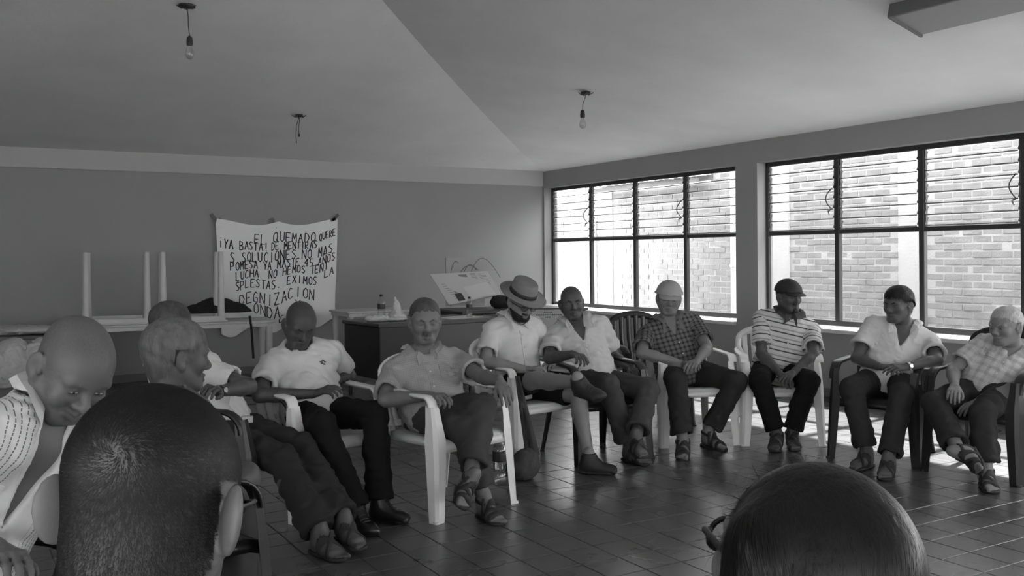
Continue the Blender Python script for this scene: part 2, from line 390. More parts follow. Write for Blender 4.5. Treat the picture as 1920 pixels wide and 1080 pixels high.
# windows with louvres
metal_h = mat('handle_metal', .06, .4)
def window(idx, Y0, Y1, npan, label_open=(), handles=True):
    root = empty('window_%d' % idx, (XF, (Y0+Y1)/2, ZFb)); root['kind'] = 'structure'
    off = (XF, (Y0+Y1)/2, ZFb); b = .038; g = .02
    fr = MB().box((XF-g, Y0, ZFb), (XF+g, Y1, ZFb+.05), bev=.004).box((XF-g, Y0, ZT-.045), (XF+g, Y1, ZT), bev=.004).box((XF-g, Y0, ZFb), (XF+g, Y0+b, ZT), bev=.004).box((XF-g, Y1-b, ZFb), (XF+g, Y1, ZT), bev=.004)
    fr.build('frame', frame_m, root, off)
    MB().box((XF-g, Y0+b, ZM-.022), (XF+g, Y1-b, ZM+.022), bev=.004).build('crossbar', frame_m, root, off)
    w = (Y1-Y0)/npan
    for k in range(1, npan): MB().box((XF-g-.004, Y0+w*k-.027, ZFb+.05), (XF+g+.004, Y0+w*k+.027, ZT-.045), bev=.004).build('mullion', frame_m, root, off)
    for k in range(npan):
        a = Y0+w*k+(b if k == 0 else .027)+.002; c = Y0+w*(k+1)-(b if k == npan-1 else .027)-.002
        MB().box((XF-.003, a, ZFb+.05), (XF+.003, c, ZM-.022)).build('pane', glass, root, off)
        nl = 7; hh = (ZT-.045-ZM-.022)/nl
        for q in range(nl):
            z = ZM+.022+hh*(q+.5); ang = math.radians(34+random.uniform(-5, 5))
            Mx = Matrix.Translation((XF+.004, (a+c)/2, z)) @ Matrix.Rotation(ang, 4, 'Y')
            L_ = (c-a)/2-.012
            MB().box((-.003, -L_, -hh*.53), (.003, L_, hh*.53), M=Mx).build('louvre', louvre_g, root, off)
            e = MB()
            Me = Matrix.Translation((XF+.004, (a+c)/2, z)) @ Matrix.Rotation(ang, 4, 'Y') @ Matrix.Translation((0, 0, -hh*.53))
            e.box((-.0045, -L_, -.0045), (.0045, L_, .002), M=Me); e.build('louvre_edge', edge_g, root, off)
        cl = MB()
        for yy in (a+.006, c-.006):
            cl.box((XF-.012, yy-.005, ZM+.022), (XF+.012, yy+.005, ZT-.045))
            for q in range(nl):
                z = ZM+.022+hh*(q+.5); Mx = Matrix.Translation((XF, yy, z)) @ Matrix.Rotation(math.radians(34), 4, 'Y')
                cl.box((-.008, -.006, -hh*.4), (.008, .006, hh*.4), M=Mx)
        cl.build('louvre_clip', metal_h, root, off)
        if k % 2 == 1 or npan == 4 and k == 3:
            pts = [(XF-.02-.05*math.sin(t), a+.03+.03*math.sin(t), ZM+.22+.2*(1-t/3.1)) for t in np.linspace(0, 3.1, 8)]
            MB().tube(pts, .006, 6).tube([pts[-1], (XF-.05, a+.05, ZM+.2), (XF-.07, a+.02, ZM+.17)], .008, 6).build('handle', metal_h, root, off)
    return root
louvre_g = glassmat('louvre_glass', .84, .3)
edge_g = mat('louvre_edge_glass', .10, .3)
window(1, OP[0][0], OP[0][1], 4); window(2, OP[1][0], OP[1][1], 4); window(3, OP[2][0], OP[2][1], 4); window(4, OP[3][0], OP[3][1], 4)
# ------------------------------------------------------------------ outside: alley, brick wall, neighbour's tiled eave
XO = 9.45
struct('ground', MB().box((XW+t_, -16, -.25), (26, 30, -.12)), mat('alley_concrete', .5, .9, noise=.15, nscale=2, bump=.3, bscale=20))
mortar = mat('mortar', .38, .95, noise=.12, nscale=5, bump=.5, bscale=60)
bw = MB().box((XO-.024, 3.6, -.12), (XO+.2, 16.5, 2.42)).box((XO-.024, 3.6, 2.42), (XO+.2, 10.2, 3.1))
bwall = struct('wall_outside', bw, mortar)
brick_m = mat('brick', .24, .9, noise=.4, nscale=5, bump=.6, bscale=50, coord='World')
PB, RB = .226, .0815; bl, bh = .213, .067
pb = MB().box((-.03, -bl/2, -bh/2), (.03, bl/2, bh/2), bev=.005).build('brick', brick_m, bwall); sp_ = []
for r in range(int(3.1/RB)):
    z = r*RB+.05
    for q in range(int(13/PB)):
        y = 3.7+(q+.5*(r % 2))*PB+.1
        if y > 16.4 or (z > 2.36 and y > 10.05) or any(abs(y-c) < .21 for c in (12.7, 8.9, 6.9)): continue
        sp_.append((math.hypot(XO, y) if (z > .75 and y > 5.6 and z < 2.75) else 99, y, z))
sp_.sort(); BV = []; BF = []; bv = np.array([v.co[:] for v in pb.data.vertices]); bf = [tuple(p.vertices) for p in pb.data.polygons]
pb.name = 'brick'
big = MB()
for k, (d, y, z) in enumerate(sp_):
    x = XO+random.uniform(-.006, .006); rz = random.uniform(-.02, .02)
    if k < 300:
        o = pb if k == 0 else pb.copy()
        if k: COL.objects.link(o); o.parent = bwall
        o.location = (x, y, z); o.rotation_euler = (random.uniform(-.012, .012), 0, rz)
    else:
        l2 = bl/2*random.uniform(.93, 1); big.box((x-.03, y-l2, z-bh/2), (x+.03, y+l2, z+bh/2))
o = big.build('brick_courses', brick_m, bwall); o['kind'] = 'stuff'
pil = mat('pillar_concrete', .40, .9, noise=.12, nscale=4, bump=.3, bscale=30)
for c in (12.7, 8.9, 6.9): MB().box((XO-.05, c-.18, -.12), (XO+.1, c+.18, 2.42 if c > 10 else 3.1), bev=.01).build('pillar', pil, bwall)
# eave with curved roof tiles beyond the wall
ev = empty('roof_eave', (9.1, 11.6, 2.4), 'ragged edge of a tiled roof above the brick wall outside the far window', 'roof')
tmat = mat('roof_tile', .3, .85, noise=.3, nscale=6, bump=.4, bscale=30)
for k in range(13):
    y = 10.25+k*.2; prof = [(y+.1*math.cos(a), .055*math.sin(a)) for a in np.linspace(0, math.pi, 7)]+[(y+.085*math.cos(a), .04*math.sin(a)) for a in np.linspace(math.pi, 0, 7)]
    zz = 2.47+random.uniform(-.015, .02)
    m_ = MB().loft([[(9.0+random.uniform(0, .03), a, zz+b) for a, b in prof], [(10.6, a, zz+.55+b) for a, b in prof]]); m_.build('tile', tmat, ev, (9.1, 11.6, 2.4))
MB().box((9.1, 10.15, 2.40), (9.16, 12.8, 2.46)).box((9.4, 10.15, 2.44), (9.46, 12.8, 2.52)).build('batten', mat('old_wood', .16, .8, noise=.3, nscale=12), ev, (9.1, 11.6, 2.4))
pp = MB().tube([(9.3, 9.62, -.12), (9.3, 9.62, 2.9)], .045, 12).tube([(9.3, 9.62, 1.2), (9.3, 9.62, 1.24)], .055, 12).tube([(9.3, 9.62, 2.2), (9.3, 9.62, 2.24)], .055, 12).build('drain_pipe', mat('pvc', .6, .4), None)
tag(pp, 'pale upright drain pipe in front of the outside brick wall', 'pipe')
# a blank metal door in the far part of the alley wall
dr = empty('door_1', (XO-.04, 13.45, 0)); dr['kind'] = 'structure'
MB().box((XO-.05, 12.98, -.1), (XO-.02, 13.9, 1.95), bev=.005).build('door_panel', mat('alley_door', .45, .5, noise=.05), dr, (XO-.04, 13.45, 0))
for y in (13.1, 13.5):
    for z in (.3, .9, 1.4): MB().box((XO-.065, y, z), (XO-.05, y+.3, z+.4), bev=.006).build('raised_panel', MATS['alley_door'], dr, (XO-.04, 13.45, 0))
# ------------------------------------------------------------------ ceiling fittings
def ceil_hit(px, py):
    r = ray(px, py); v = C2W(*r)
    for k in range(200, 4000):
        t = k*.005; x, y, z = v[0]*t, v[1]*t, H+r[2]*t; tt = min(XW-x, YB-y, x-XL, y-YF)
        if z >= cz(tt): return np.array([x, y, cz(tt)])
black = mat('black_rubber', .02, .5)
bulb_g = glassmat('bulb_glass', .8, .5)
def bulb(px, py, drop, lean, label, sc=1.0, glassb=True):
    p = ceil_hit(px, py); r = empty('hanging_bulb' if glassb else 'hanging_cable', p, label, 'light bulb' if glassb else 'cable')
    m_ = MB().lathe([(.045*sc, -.002), (.05*sc, -.015), (.03*sc, -.028), (.008, -.03)], 12)
    for k in range(5):
        a = k*1.3; m_.tube([(0, 0, -.015), (.04*math.cos(a), .04*math.sin(a), -.03), (.075*math.cos(a+.4), .075*math.sin(a+.4), -.012)], .004, 5)
    m_.build('ceiling_rose', black, r)
    L_ = drop
    cam_r = C2W(1, 0, 0)[:2]; e = (cam_r[0]*lean, cam_r[1]*lean, -L_)
    MB().tube([(0, 0, -.02), (e[0]*.3+.004, e[1]*.3, -L_*.35), (e[0]*.8-.004, e[1]*.8, -L_*.7), e], .0035, 6).build('cord', black, r)
    if glassb:
        MB().lathe([(.008, 0), (.02, -.012), (.024, -.05), (.022, -.075)], 14, e).build('socket', black, r)
        MB().lathe([(.015, -.07), (.018, -.09), (.03, -.12), (.033, -.14), (.027, -.165), (.012, -.178), (.001, -.18)], 16, e).build('bulb', bulb_g, r)
    else:
        MB().tube([(0, 0, -.02), (-.03*cam_r[0], -.03*cam_r[1], -.12), (-.035*cam_r[0], -.035*cam_r[1], -.22), (-.03*cam_r[0], -.03*cam_r[1], -.3)], .004, 6).build('wire', black, r)
        MB().lathe([(.006, 0), (.012, -.01), (.012, -.03), (.003, -.035)], 8, e).build('wire_end', black, r)
bulb(350, 8, .24, .02, 'bare bulb hanging from the ceiling above the banner, nearest to the left', 1.3)
bulb(1098, 172, .17, -.03, 'bare bulb hanging on a short cord in front of the windows side of the ceiling')
bulb(561, 214, .2, -.004, 'two loose wires hanging from the ceiling with no bulb', .8, False)
p = ceil_hit(1733, 38)
fx = empty('ceiling_fixture', p, 'long grey box fixture mounted under the ceiling at the upper right', 'light fixture')
sl = .27
Mx = Matrix.Rotation(math.atan(sl), 4, 'Y')
MB().box((-.32, -3.0, -.10), (0, 0, -.004), M=Mx, bev=.006).build('housing', mat('fixture_paint', .3, .5), fx)
MB().box((-.335, -3.01, -.112), (-.315, .012, -.0), M=Mx, bev=.003).box((-.33, -.005, -.114), (.005, .012, -.098), M=Mx).build('edge_trim', mat('fixture_edge', .12, .5), fx)
# ================================================================== PEOPLE
def solve(par, L, px, py, side):
    r = ray(px, py); d = C2W(*r); c = np.array([0, 0, H]); o = c-par
    A = d@d; B = 2*(d@o); Cc = o@o-L*L; D = B*B-4*A*Cc
    t = (-B+(math.sqrt(D) if side == 'f' else -math.sqrt(D)))/(2*A) if D > 0 else -B/(2*A)
    return c+d*t
def ik(par, L, spec, loc=None, fr=None):
    if spec[0] == 'l': return loc(*spec[1:])
    if len(spec) == 3: return solve(par, L, spec[0], spec[1], spec[2])
    if spec[2] == 'z': return Wz(spec[0], spec[1], spec[3])
    if spec[2] == 'd': return Wd(spec[0], spec[1], spec[3])
def iknee(hip, ank, L1, L2, px, py):
    best = None
    for d in np.linspace(depth_of(hip)-.7, depth_of(hip)+.5, 120):
        p = Wd(px, py, d); e = (np.linalg.norm(p-hip)-L1)**2+(np.linalg.norm(p-ank)-L2)**2
        if best is None or e < best[0]: best = (e, p)
    return best[1]
def frame_from(y, z):
    y = unit(y); z = unit(np.asarray(z)-y*np.dot(z, y)); x = np.cross(y, z); return x, y, z

def head_prims(hp, jaw=1.0):
    """returns the head field in head-local coordinates (x right, y front, z up)"""
    f = Fd(); I = np.eye(3)
    j = jaw
    f.add([el((0, -.014, .036), I, (.0745, .094, .080)), el((0, .024, .022), I, (.066, .068, .066))], .03, 0)
    f.add([el((0, .018, -.036), I, (.060*j, .068, .078)), el((0, -.03, -.03), I, (.062, .06, .06))], .03, .03)
    f.add([rc((.056*j, -.004, -.048), (.026*j, .058, -.088), .018, .017), rc((-.056*j, -.004, -.048), (-.026*j, .058, -.088), .018, .017), rc((-.02*j, .066, -.094), (.02*j, .066, -.094), .016, .016)], .02, .03)
    ck = hp.get('cheek', 0); f.add([sp((.043, .058+ck, -.022-ck), .021+ck*.5), sp((-.043, .058+ck, -.022-ck), .021+ck*.5)], .0, .022)
    f.add([rc((-.044, .074, .020), (.044, .074, .020), .0115, .0115), rc((-.02, .082, .02), (.02, .082, .02), .008, .008)], .01, .014)
    f.sub([el((.032, .1, .002), I, (.021, .020, .014)), el((-.032, .1, .002), I, (.021, .020, .014))], 0, .012)
    f.add([el((.032, .0755, .001), I, (.0165, .012, .0115)), el((-.032, .0755, .001), I, (.0165, .012, .0115))], 0, .005)
    f.sub([rc((.018, .0905, hp.get('lid', -.001)), (.045, .0855, hp.get('lid', -.001)-.001), .0016, .0012), rc((-.018, .0905, hp.get('lid', -.001)), (-.045, .0855, hp.get('lid', -.001)-.001), .0016, .0012)], 0, .003)
    nz = hp.get('nose', 1.0)
    f.add([rc((0, .082, .014), (0, .100*nz+.0, -.020), .0075, .010), sp((0, .1035*nz, -.0275), .0118), rc((.013, .094, -.034), (.009, .098, -.031), .0075, .008), rc((-.013, .094, -.034), (-.009, .098, -.031), .0075, .008)], .008, .009)
    f.sub([rc((.024, .094, -.036), (.034, .083, -.062), .002, .0025), rc((-.024, .094, -.036), (-.034, .083, -.062), .002, .0025)], 0, .008)
    sm = hp.get('smile', 0); wd_ = .021+sm*.4
    f.add([rc((-wd_, .0815-sm*.25, -.0615+sm*.7), (0, .0905, -.0595), .0055, .0065), rc((wd_, .0815-sm*.25, -.0615+sm*.7), (0, .0905, -.0595), .0055, .0065)], .004, .006)
    f.add([rc((-.018, .081, -.0735+sm*.4), (0, .0885, -.0745), .006, .0075), rc((.018, .081, -.0735+sm*.4), (0, .0885, -.0745), .006, .0075)], .004, .006)
    f.sub([rc((-wd_-.006, .083-sm*.3, -.067+sm), (0, .097, -.067), .0017, .0024), rc((wd_+.006, .083-sm*.3, -.067+sm), (0, .097, -.067), .0017, .0024)], .001, .003)
    for sx in (1, -1):
        ax = np.array([[.94, .34*sx, 0], [-.34*sx, .94, .12], [0, -.12, .99]])
        eo = hp.get('ear', .002); ax = np.array([[.94-eo*20, (.34+eo*30)*sx, 0], [-(.34+eo*30)*sx, .94-eo*20, .12], [0, -.12, .99]]); ax /= np.linalg.norm(ax, axis=1)[:, None]
        c = ((.0805+eo)*sx, -.010-eo, -.008)
        f.add([el(c, ax, (.0080, .0215, .0345)), el((.0775*sx, -.004, -.031), ax, (.009, .011, .014))], .006, .006)
        f.sub([el(((.090+eo*1.3)*sx, -.004, -.004), ax, (.0075, .0115, .020))], 0, .004)
        f.add([el((.079*sx, .008, -.01), ax, (.006, .005, .008))], 0, .004)
    return f
def hand_field(w, d, n, side, s=1.0, curl=.5, spread=0, thumb=.6):
    """w wrist, d direction, n palm normal, side = +1 thumb towards cross(d,n)"""
    d = unit(d); n = unit(n-d*np.dot(n, d)); x = np.cross(d, n)*side
    f = Fd(); P = lambda a, b, c=0: w+s*(a*d+b*x+c*n)
    pal = [rc(P(-.02, .0), P(.02, .0), .024*s, .022*s)]
    for k, b in enumerate((.029, .010, -.010, -.028)):
        pal.append(rc(P(.018, b*.55, .002), P(.084-.004*abs(k-1), b, -.003), .0125*s, .0105*s))
    pal.append(rc(P(.02, .018, .008), P(.05, .03, .010), .014*s, .013*s))
    f.add(pal, .012*s, 0)
    for k, (b, L) in enumerate(((.030, .9), (.010, 1.0), (-.010, .94), (-.029, .76))):
        a0 = curl*(.75+.12*k); p = P(.082-.004*abs(k-1), b, -.003); ang = a0*.6; seg = []
        sp_ = spread*(1.5-k)*.12
        for li, ra_, rb_ in ((.042*L, .0098, .0088), (.027*L, .0088, .0080), (.021*L, .0080, .0068)):
            q = p+s*li*(math.cos(ang)*d+math.sin(ang)*n+sp_*x); seg.append(rc(p, q, ra_*s, rb_*s)); p = q; ang += a0*.9
        f.add(seg, .003, .004*s)
    p0 = P(.025, .026, .008); p1 = p0+s*(.032*d+.03*thumb*x+.012*n); p2 = p1+s*(.03*d+.012*thumb*x+.012*curl*n); p3 = p2+s*(.022*d+.0*x+.012*curl*n)
    f.add([rc(p0, p1, .0125*s, .0115*s), rc(p1, p2, .0110*s, .0098*s), rc(p2, p3, .0098*s, .0082*s)], .004, .008*s)
    return f
def foot_frame(ank, toe, up=(0, 0, 1)):
    d = unit(toe-ank); u = unit(np.asarray(up, float)-d*np.dot(up, d)); return d, u, np.cross(d, u)
def foot_field(ank, d, u, x, s, big=1):
    P = lambda a, b, c: ank+s*(a*d+b*x+c*u)
    f = Fd()
    f.add([rc(P(-.032, 0, -.058), P(.0, 0, -.052), .027*s, .03*s), rc(P(0, 0, -.05), P(.11, .004, -.066), .031*s, .019*s), rc(P(.0, 0, -.0), P(.06, .006*big, -.042), .036*s, .026*s), rc(P(.0, 0, .04), P(0, 0, -.03), .033*s, .036*s), rc(P(.05, .02*big, -.066), P(.125, .024*big, -.068), .018*s, .018*s), rc(P(.05, -.02*big, -.07), P(.11, -.026*big, -.07), .015*s, .015*s)], .035*s, 0)
    for k, (b, L, r) in enumerate(((.028, .17, .0125), (.009, .167, .0088), (-.006, .158, .0083), (-.02, .147, .0080), (-.033, .134, .0078))):
        f.add([rc(P(.115-.006*k, b*big*.95, -.070), P(L-.01, b*big, -.076), r*s*1.05, r*s*.95), sp(P(L, b*big, -.0775), r*s)], .004, .006*s)
    return f
def tubef(prs, k, E, ax, inner):
    def f(P):
        d = None
        for p in prs:
            e = pe(p, P); d = e if d is None else smin(d, e, k)
        d = np.maximum(d, (P-E)@ax); return np.maximum(d, -pe(inner, P)).astype(np.float32)
    return f

def person(S):
    """S: spec dict. builds one seated (or partly seen) person"""
    nm = S.get('name', 'person'); sc = S.get('s', .95); hs = S.get('hs', 1.0); vx = S.get('v', .0102)
    (X, Y), psi = S['at'], S['psi']; base = C2W(X, Y, 0); root = empty('person', base, S['label'], 'person', S.get('group'))
    fw = fac(psi); up0 = np.array([0, 0, 1.]); rt = np.cross(fw, up0)          # right-hand side of the person
    loc = lambda a, b, c: base+a*rt+b*fw+c*up0
    L = dict(th=.415*sc, sh=.405*sc, ua=.285*sc, fa=.25*sc); L.update(S.get('L', {}))
    pel = loc(0, S.get('pb', -.04), S.get('pz', .50)); pel = pel+rt*S.get('px', 0)
    nk = S['neck']; neck = Wd(nk[0], nk[1], depth_of(pel)+nk[2]) if len(nk) == 3 else loc(*nk[1:])
    hd = S['head']; hc = Wd(hd[0], hd[1], depth_of(pel)+hd[2]) if len(hd) == 3 else loc(*hd[1:])
    tup = unit(neck-pel); cw = fac(S.get('chest', psi)); cw = unit(cw-tup*np.dot(cw, tup)); cr = np.cross(cw, tup)
    pw = unit(fw-tup*np.dot(fw, tup)); pr = np.cross(pw, tup)
    sw = S.get('sw', .175)*sc; dr = S.get('shd', .055)
    tl = np.linalg.norm(neck-pel)
    shd = {}; 
    for k, sx in (('R', 1), ('L', -1)):
        shd[k] = neck+cr*sw*sx-tup*dr
        if ('sh'+k) in S: shd[k] = Wd(S['sh'+k][0], S['sh'+k][1], depth_of(shd[k])+(S['sh'+k][2] if len(S['sh'+k]) > 2 else 0))
    J = {}
    for k in 'RL':
        J['e'+k] = ik(shd[k], L['ua'], S['e'+k], loc); J['w'+k] = ik(J['e'+k], L['fa'], S['w'+k], loc)
    hips = {'R': pel+rt*.085*sc, 'L': pel-rt*.085*sc}
    for k in 'RL':
        a = S['a'+k]; kk = S['k'+k]
        if len(a) == 3 and a[2] in ('n', 'f'):
            J['k'+k] = ik(hips[k], L['th'], kk, loc); J['a'+k] = ik(J['k'+k], L['sh'], a, loc)
        else:
            J['a'+k] = ik(None, 0, a, loc)
            J['k'+k] = loc(*kk[1:]) if kk[0] == 'l' else (ik(hips[k], L['th'], kk, loc) if len(kk) > 2 else iknee(hips[k], J['a'+k], L['th'], L['sh'], *kk))
        if S.get('dbg'): print(nm, k, 'thigh %.2f shin %.2f' % (np.linalg.norm(J['k'+k]-hips[k]), np.linalg.norm(J['k'+k]-J['a'+k])), 'ua %.2f fa %.2f' % (np.linalg.norm(J['e'+k]-shd[k]), np.linalg.norm(J['w'+k]-J['e'+k])), 'ank z %.2f knee z %.2f' % (J['a'+k][2], J['k'+k][2]), 'el z %.2f' % J['e'+k][2])
    if S.get('dbg'): print('   neck z %.2f head z %.2f torso %.2f' % (neck[2], hc[2], tl))
    # ---- frames
    fat = S.get('fat', 0.0); q = sc
    tA = lambda t: unit((1-t)*pr+t*cr)
    def TA(t): x = tA(t); y = np.cross(tup, x); return np.array([x, y, tup])
    mid = lambda t, b=0: pel+(neck-pel)*t+np.cross(tup, tA(t))*b*q
    torso = [el(mid(.0, -.01), TA(0), (.165*q, .115*q, .12*q)), el(mid(.27, .02+fat*.3), TA(.3), ((.148+fat*.6)*q, (.108+fat)*q, .17*q)),
             el(mid(.62, .0), TA(.8), (.162*q, .110*q, .19*q)), rc(shd['R']-cr*.05*q-tup*.012, shd['L']+cr*.05*q-tup*.012, .062*q, .062*q),
             rc(shd['R']-cr*.03*q, neck+tup*.005-cw*.02, .045*q, .046*q), rc(shd['L']+cr*.03*q, neck+tup*.005-cw*.02, .045*q, .046*q)]
    def arm(k, inf=0):
        s_, e, w_ = shd[k], J['e'+k], J['w'+k]
        m_ = e+(w_-e)*.3
        return [rc(s_, e, (.052)*q, .039*q), rc(e, m_, .039*q, .041*q), rc(m_, w_, .041*q, .0255*q)]
    def leg(k):
        h_, kn, an = hips[k], J['k'+k], J['a'+k]; bk = unit(np.cross(np.cross(kn-h_, an-kn), an-kn)); c = kn+(an-kn)*.3-bk*0
        ax = unit(an-kn); calfdir = unit(-(unit(kn-h_)-ax*np.dot(unit(kn-h_), ax))+1e-6); c = kn+(an-kn)*.28+calfdir*.014
        return [rc(h_, kn, .082*q, .058*q), rc(kn, c, .054*q, .056*q), rc(c, an, .055*q, .036*q)]
    skin = mat('skin_%03d' % int(S.get('skin', .2)*1000), S.get('skin', .2)*.68, .5, noise=.16, nscale=16, bump=.12, bscale=90, tone=True, spec=.35)
    # ---- head
    hy, hpi, hr = S['hrot']; f0 = fac(hy); r0 = np.cross(f0, up0); cp, sp2 = math.cos(math.radians(hpi)), math.sin(math.radians(hpi))
    f1 = f0*cp-up0*sp2; u1 = up0*cp+f0*sp2; cr2, sr2 = math.cos(math.radians(hr)), math.sin(math.radians(hr))
    r2 = r0*cr2+u1*sr2; u2 = u1*cr2-r0*sr2; HR = np.array([r2, f1, u2]); HS = 1.0*hs
    toL = lambda P: ((P-hc)@HR.T)/HS
    toW = lambda P: (np.asarray(P)*HS)@HR+hc
    hp = S.get('face', {}); hf = head_prims(hp, hp.get('jaw', 1.0))
    nkl = toL(neck[None]-tup*.03)[0]
    hf.add([rc((0, -.028, -.055), nkl*.35+np.array((0, -.028, -.055))*.65, .054/HS*.97*hp.get('nw', 1), .054/HS*hp.get('nw', 1)), rc(nkl*.35+np.array((0, -.028, -.055))*.65, nkl, .054/HS*hp.get('nw', 1), .062/HS*hp.get('nw', 1))], .01, .03)
    vh = S.get('vh', .0045)
    blo = np.array([-.11, -.13, -.16]); blo = np.minimum(blo, nkl-.03); bhi = np.maximum(np.array([.11, .14, .14]), nkl+.03)
    hv, hq = hf.mesh(vh, (blo, bhi))
    x, y, z = hv.T
    tone = np.ones(len(hv))
    lip = np.exp(-((x/.024)**4))*np.exp(-(((z+.067)/.011)**4))*(y > .075); tone *= 1-.28*lip
    tone *= 1-.30*np.exp(-(((np.abs(x)-.031)/.014)**2))*np.exp(-(((z-.0)/.0065)**2))*(y > .06)     # lid and lash line
    if hp.get('stubble', 0): tone *= 1-hp['stubble']*np.exp(-(np.maximum(0, z+.045)/.012)**2)*(y > .0)*(z > -.125)
    if hp.get('scalp', 0): # cropped hair shading on scalp skin
        zc = np.interp(y, [-.12, -.04, .01, .05, .075, .12], [-.075, -.05, -.005, .05, .062, .075]); tone *= 1-hp['scalp']/(1+np.exp(-(z-zc)*260))*(np.abs(x) < .078)
    if S.get('only_head_flip'): pass
    parts = [(toW(hv), hq)]; tones = [tone]
    # ---- hands
    hands = {}
    for k, sx in (('R', 1), ('L', -1)):
        hh = S.get('h'+k)
        if hh is None: hh = ('d',)+tuple(unit(J['w'+k]-J['e'+k]))
        w_ = J['w'+k]
        if hh[0] == 'd': dd = np.array(hh[1:4])
        elif hh[0] == 'l': dd = hh[1]*rt+hh[2]*fw+hh[3]*up0
        else: dd = ik(w_, .17*sc, hh[:3])-w_
        nn = S.get('n'+k, (0, -.3, -1)); nn = nn[0]*rt+nn[1]*fw+nn[2]*up0
        hfld = hand_field(w_, dd, nn, sx*S.get('ts'+k, 1), sc*.98, S.get('c'+k, .5), S.get('spread', 0.3))
        parts.append(hfld.mesh(S.get('vn', .0049))); hands[k] = (w_, unit(dd), nn); tones.append(np.ones(len(parts[-1][0])))
    # ---- body
    b = Fd(); b.add(torso, .05, 0); b.add([rc(neck-tup*.02, neck+(toW([(0, -.03, -.06)])[0]-neck)*.7, .06*q, .053*q)], 0, .03)
    for k in 'RL': b.add(arm(k), .015, .025); b.add(leg(k), .02, .04)
    feet = {}
    for k, sx in (('R', 1), ('L', -1)):
        t = S.get('t'+k); an = J['a'+k]
        if t is None: toe = an+fw*.2-up0*0
        elif t[0] == 'l': toe = an+t[1]*rt+t[2]*fw+t[3]*up0
        else:
            toe = ik(an, .21*sc, t, loc)
            if len(t) > 3 and t[2] == 'z': toe = toe.copy(); 
        if S.get('flat'+k, True): toe = np.array([toe[0], toe[1], an[2]])
        d, u, xx = foot_frame(an, toe, S.get('u'+k, (0, 0, 1))); feet[k] = (an, d, u, xx*sx*-1, sx)
        ff = foot_field(an, d, u, xx, sc*.98, -sx)
        if S.get('feet', 'bare') != 'hidden': parts.append(ff.mesh(S.get('fv', .006))); tones.append(np.ones(len(parts[-1][0])))
    parts.append(b.mesh(.0145)); tones.append(np.ones(len(parts[-1][0])))
    V, Q = joinm(parts)
    body = rawmesh('body', V, Q, skin, root, True, base, {'tone': np.concatenate(tones)})
    # ---- trousers
    if S.get('pants', 'long') != 'none':
        t = Fd(); pm = S['pmat']; bag = S.get('baggy', .014); short = S.get('pants') == 'short'
        t.add([el(mid(0, -.012), TA(0), (.175*q, .125*q, .12*q))], 0, 0)
        for k in 'RL':
            h_, kn, an = hips[k], J['k'+k], J['a'+k]
            if short:
                ax = unit(kn-h_); E = h_+(kn-h_)*.80; pr_ = [rc(h_, E+ax*.05, .098*q, .085*q)]; inn = rc(E-ax*.05, E+ax*.1, .06*q, .074*q)
            else:
                ax = unit(an-kn); E = kn+(an-kn)*S.get('hem', .9); hw_ = S.get('hemw', .068); inn = rc(E-ax*.05, E+ax*.08, .042*q, (hw_-.010)*q)
                pr_ = [rc(h_, kn, (.088+bag*.5)*q, (.060+bag)*q), rc(kn, kn+(an-kn)*.4, (.058+bag)*q, (.054+bag)*q), rc(kn+(an-kn)*.4, E+ax*.06, (.054+bag)*q, hw_*q)]
            t.g.append(('bnd', pr_, 0, 0, 0)); t.g.append(('add', [fn(tubef(pr_, .02, E, ax, inn))], 0, .035, 0))
        t.disp(wrinkle(S.get('pwr', .0065), 1.35, S.get('seed', 1)))
        t.cut(lambda P: ((P-mid(.2))@tup).astype(np.float32))
        v_, q_ = t.mesh(vx); po = rawmesh('shorts' if S.get('pants') == 'short' else 'trousers', v_, q_, pm, root, True, base)
        if S.get('plabel'): po['label'] = S['plabel']
    # ---- shirt
    sh = Fd(); inf = S.get('sinf', .016); slv = S.get('sleeve', .72)
    tor2 = list(torso); tor2[0] = el(mid(.02, .0), TA(0), (.172*q, (.125+fat*.5)*q, .13*q))
    sh.add(tor2, .05, 0, inf)
    for k in 'RL':
        s_, e = shd[k], J['e'+k]; ax = unit(e-s_); E = s_+(e-s_)*slv; flare = S.get('flare', .062)
        pr_ = [rc(s_, E+ax*.05, .058*q, flare*q)]; t_in = rc(E-ax*.06, E+ax*.08, .040*q, (flare-.006)*q)
        if slv > .98:
            w2 = e+(J['w'+k]-e)*(slv-1); ax = unit(J['w'+k]-e); E = w2; pr_ = [rc(s_, e, .058*q, .052*q), rc(e, E+ax*.04, .052*q, flare*q)]; t_in = rc(E-ax*.06, E+ax*.08, .03*q, (flare-.006)*q)
        sh.g.append(('bnd', pr_, 0, 0, 0)); sh.g.append(('add', [fn(tubef(pr_, .01, E, ax, t_in))], 0, .035, 0))
    sh.disp(wrinkle(S.get('swr', .008), 1.1, S.get('seed', 1)+50))
    nb = neck+tup*.02; no = S.get('neckr', .066)
    nup = unit(toW([(0, -.03, -.06)])[0]-neck)
    sh.sub([rc(neck-tup*.02+cw*.012, neck+nup*.2, no*q, (no+.02)*q)], 0, .008)
    hem_t = S.get('shem', -.10)
    sh.cut(lambda P: (-((P-mid(0))@tup)+hem_t).astype(np.float32))
    # thighs push the cloth out rather than cut through it
    for k in 'RL': sh.sub([rc(hips[k]+(J['k'+k]-hips[k])*.12, J['k'+k], .084*q, .07*q)], 0, .01)
    vdep = S.get('V', 0)
    if vdep:
        vz = neck-tup*vdep; vs = S.get('Vw', .45)
        vsh = S.get('Vs', 0)
        def vf(P):
            r_ = P-vz; a = r_@tup; b_ = np.abs(r_@cr-vsh*0)-np.maximum(0, a)*vs; c_ = -(r_@cw)
            return np.maximum(np.maximum(b_, -a), c_).astype(np.float32)
        sh.sub([fn(vf)], 0, .004)
    v_, q_ = sh.mesh(vx)
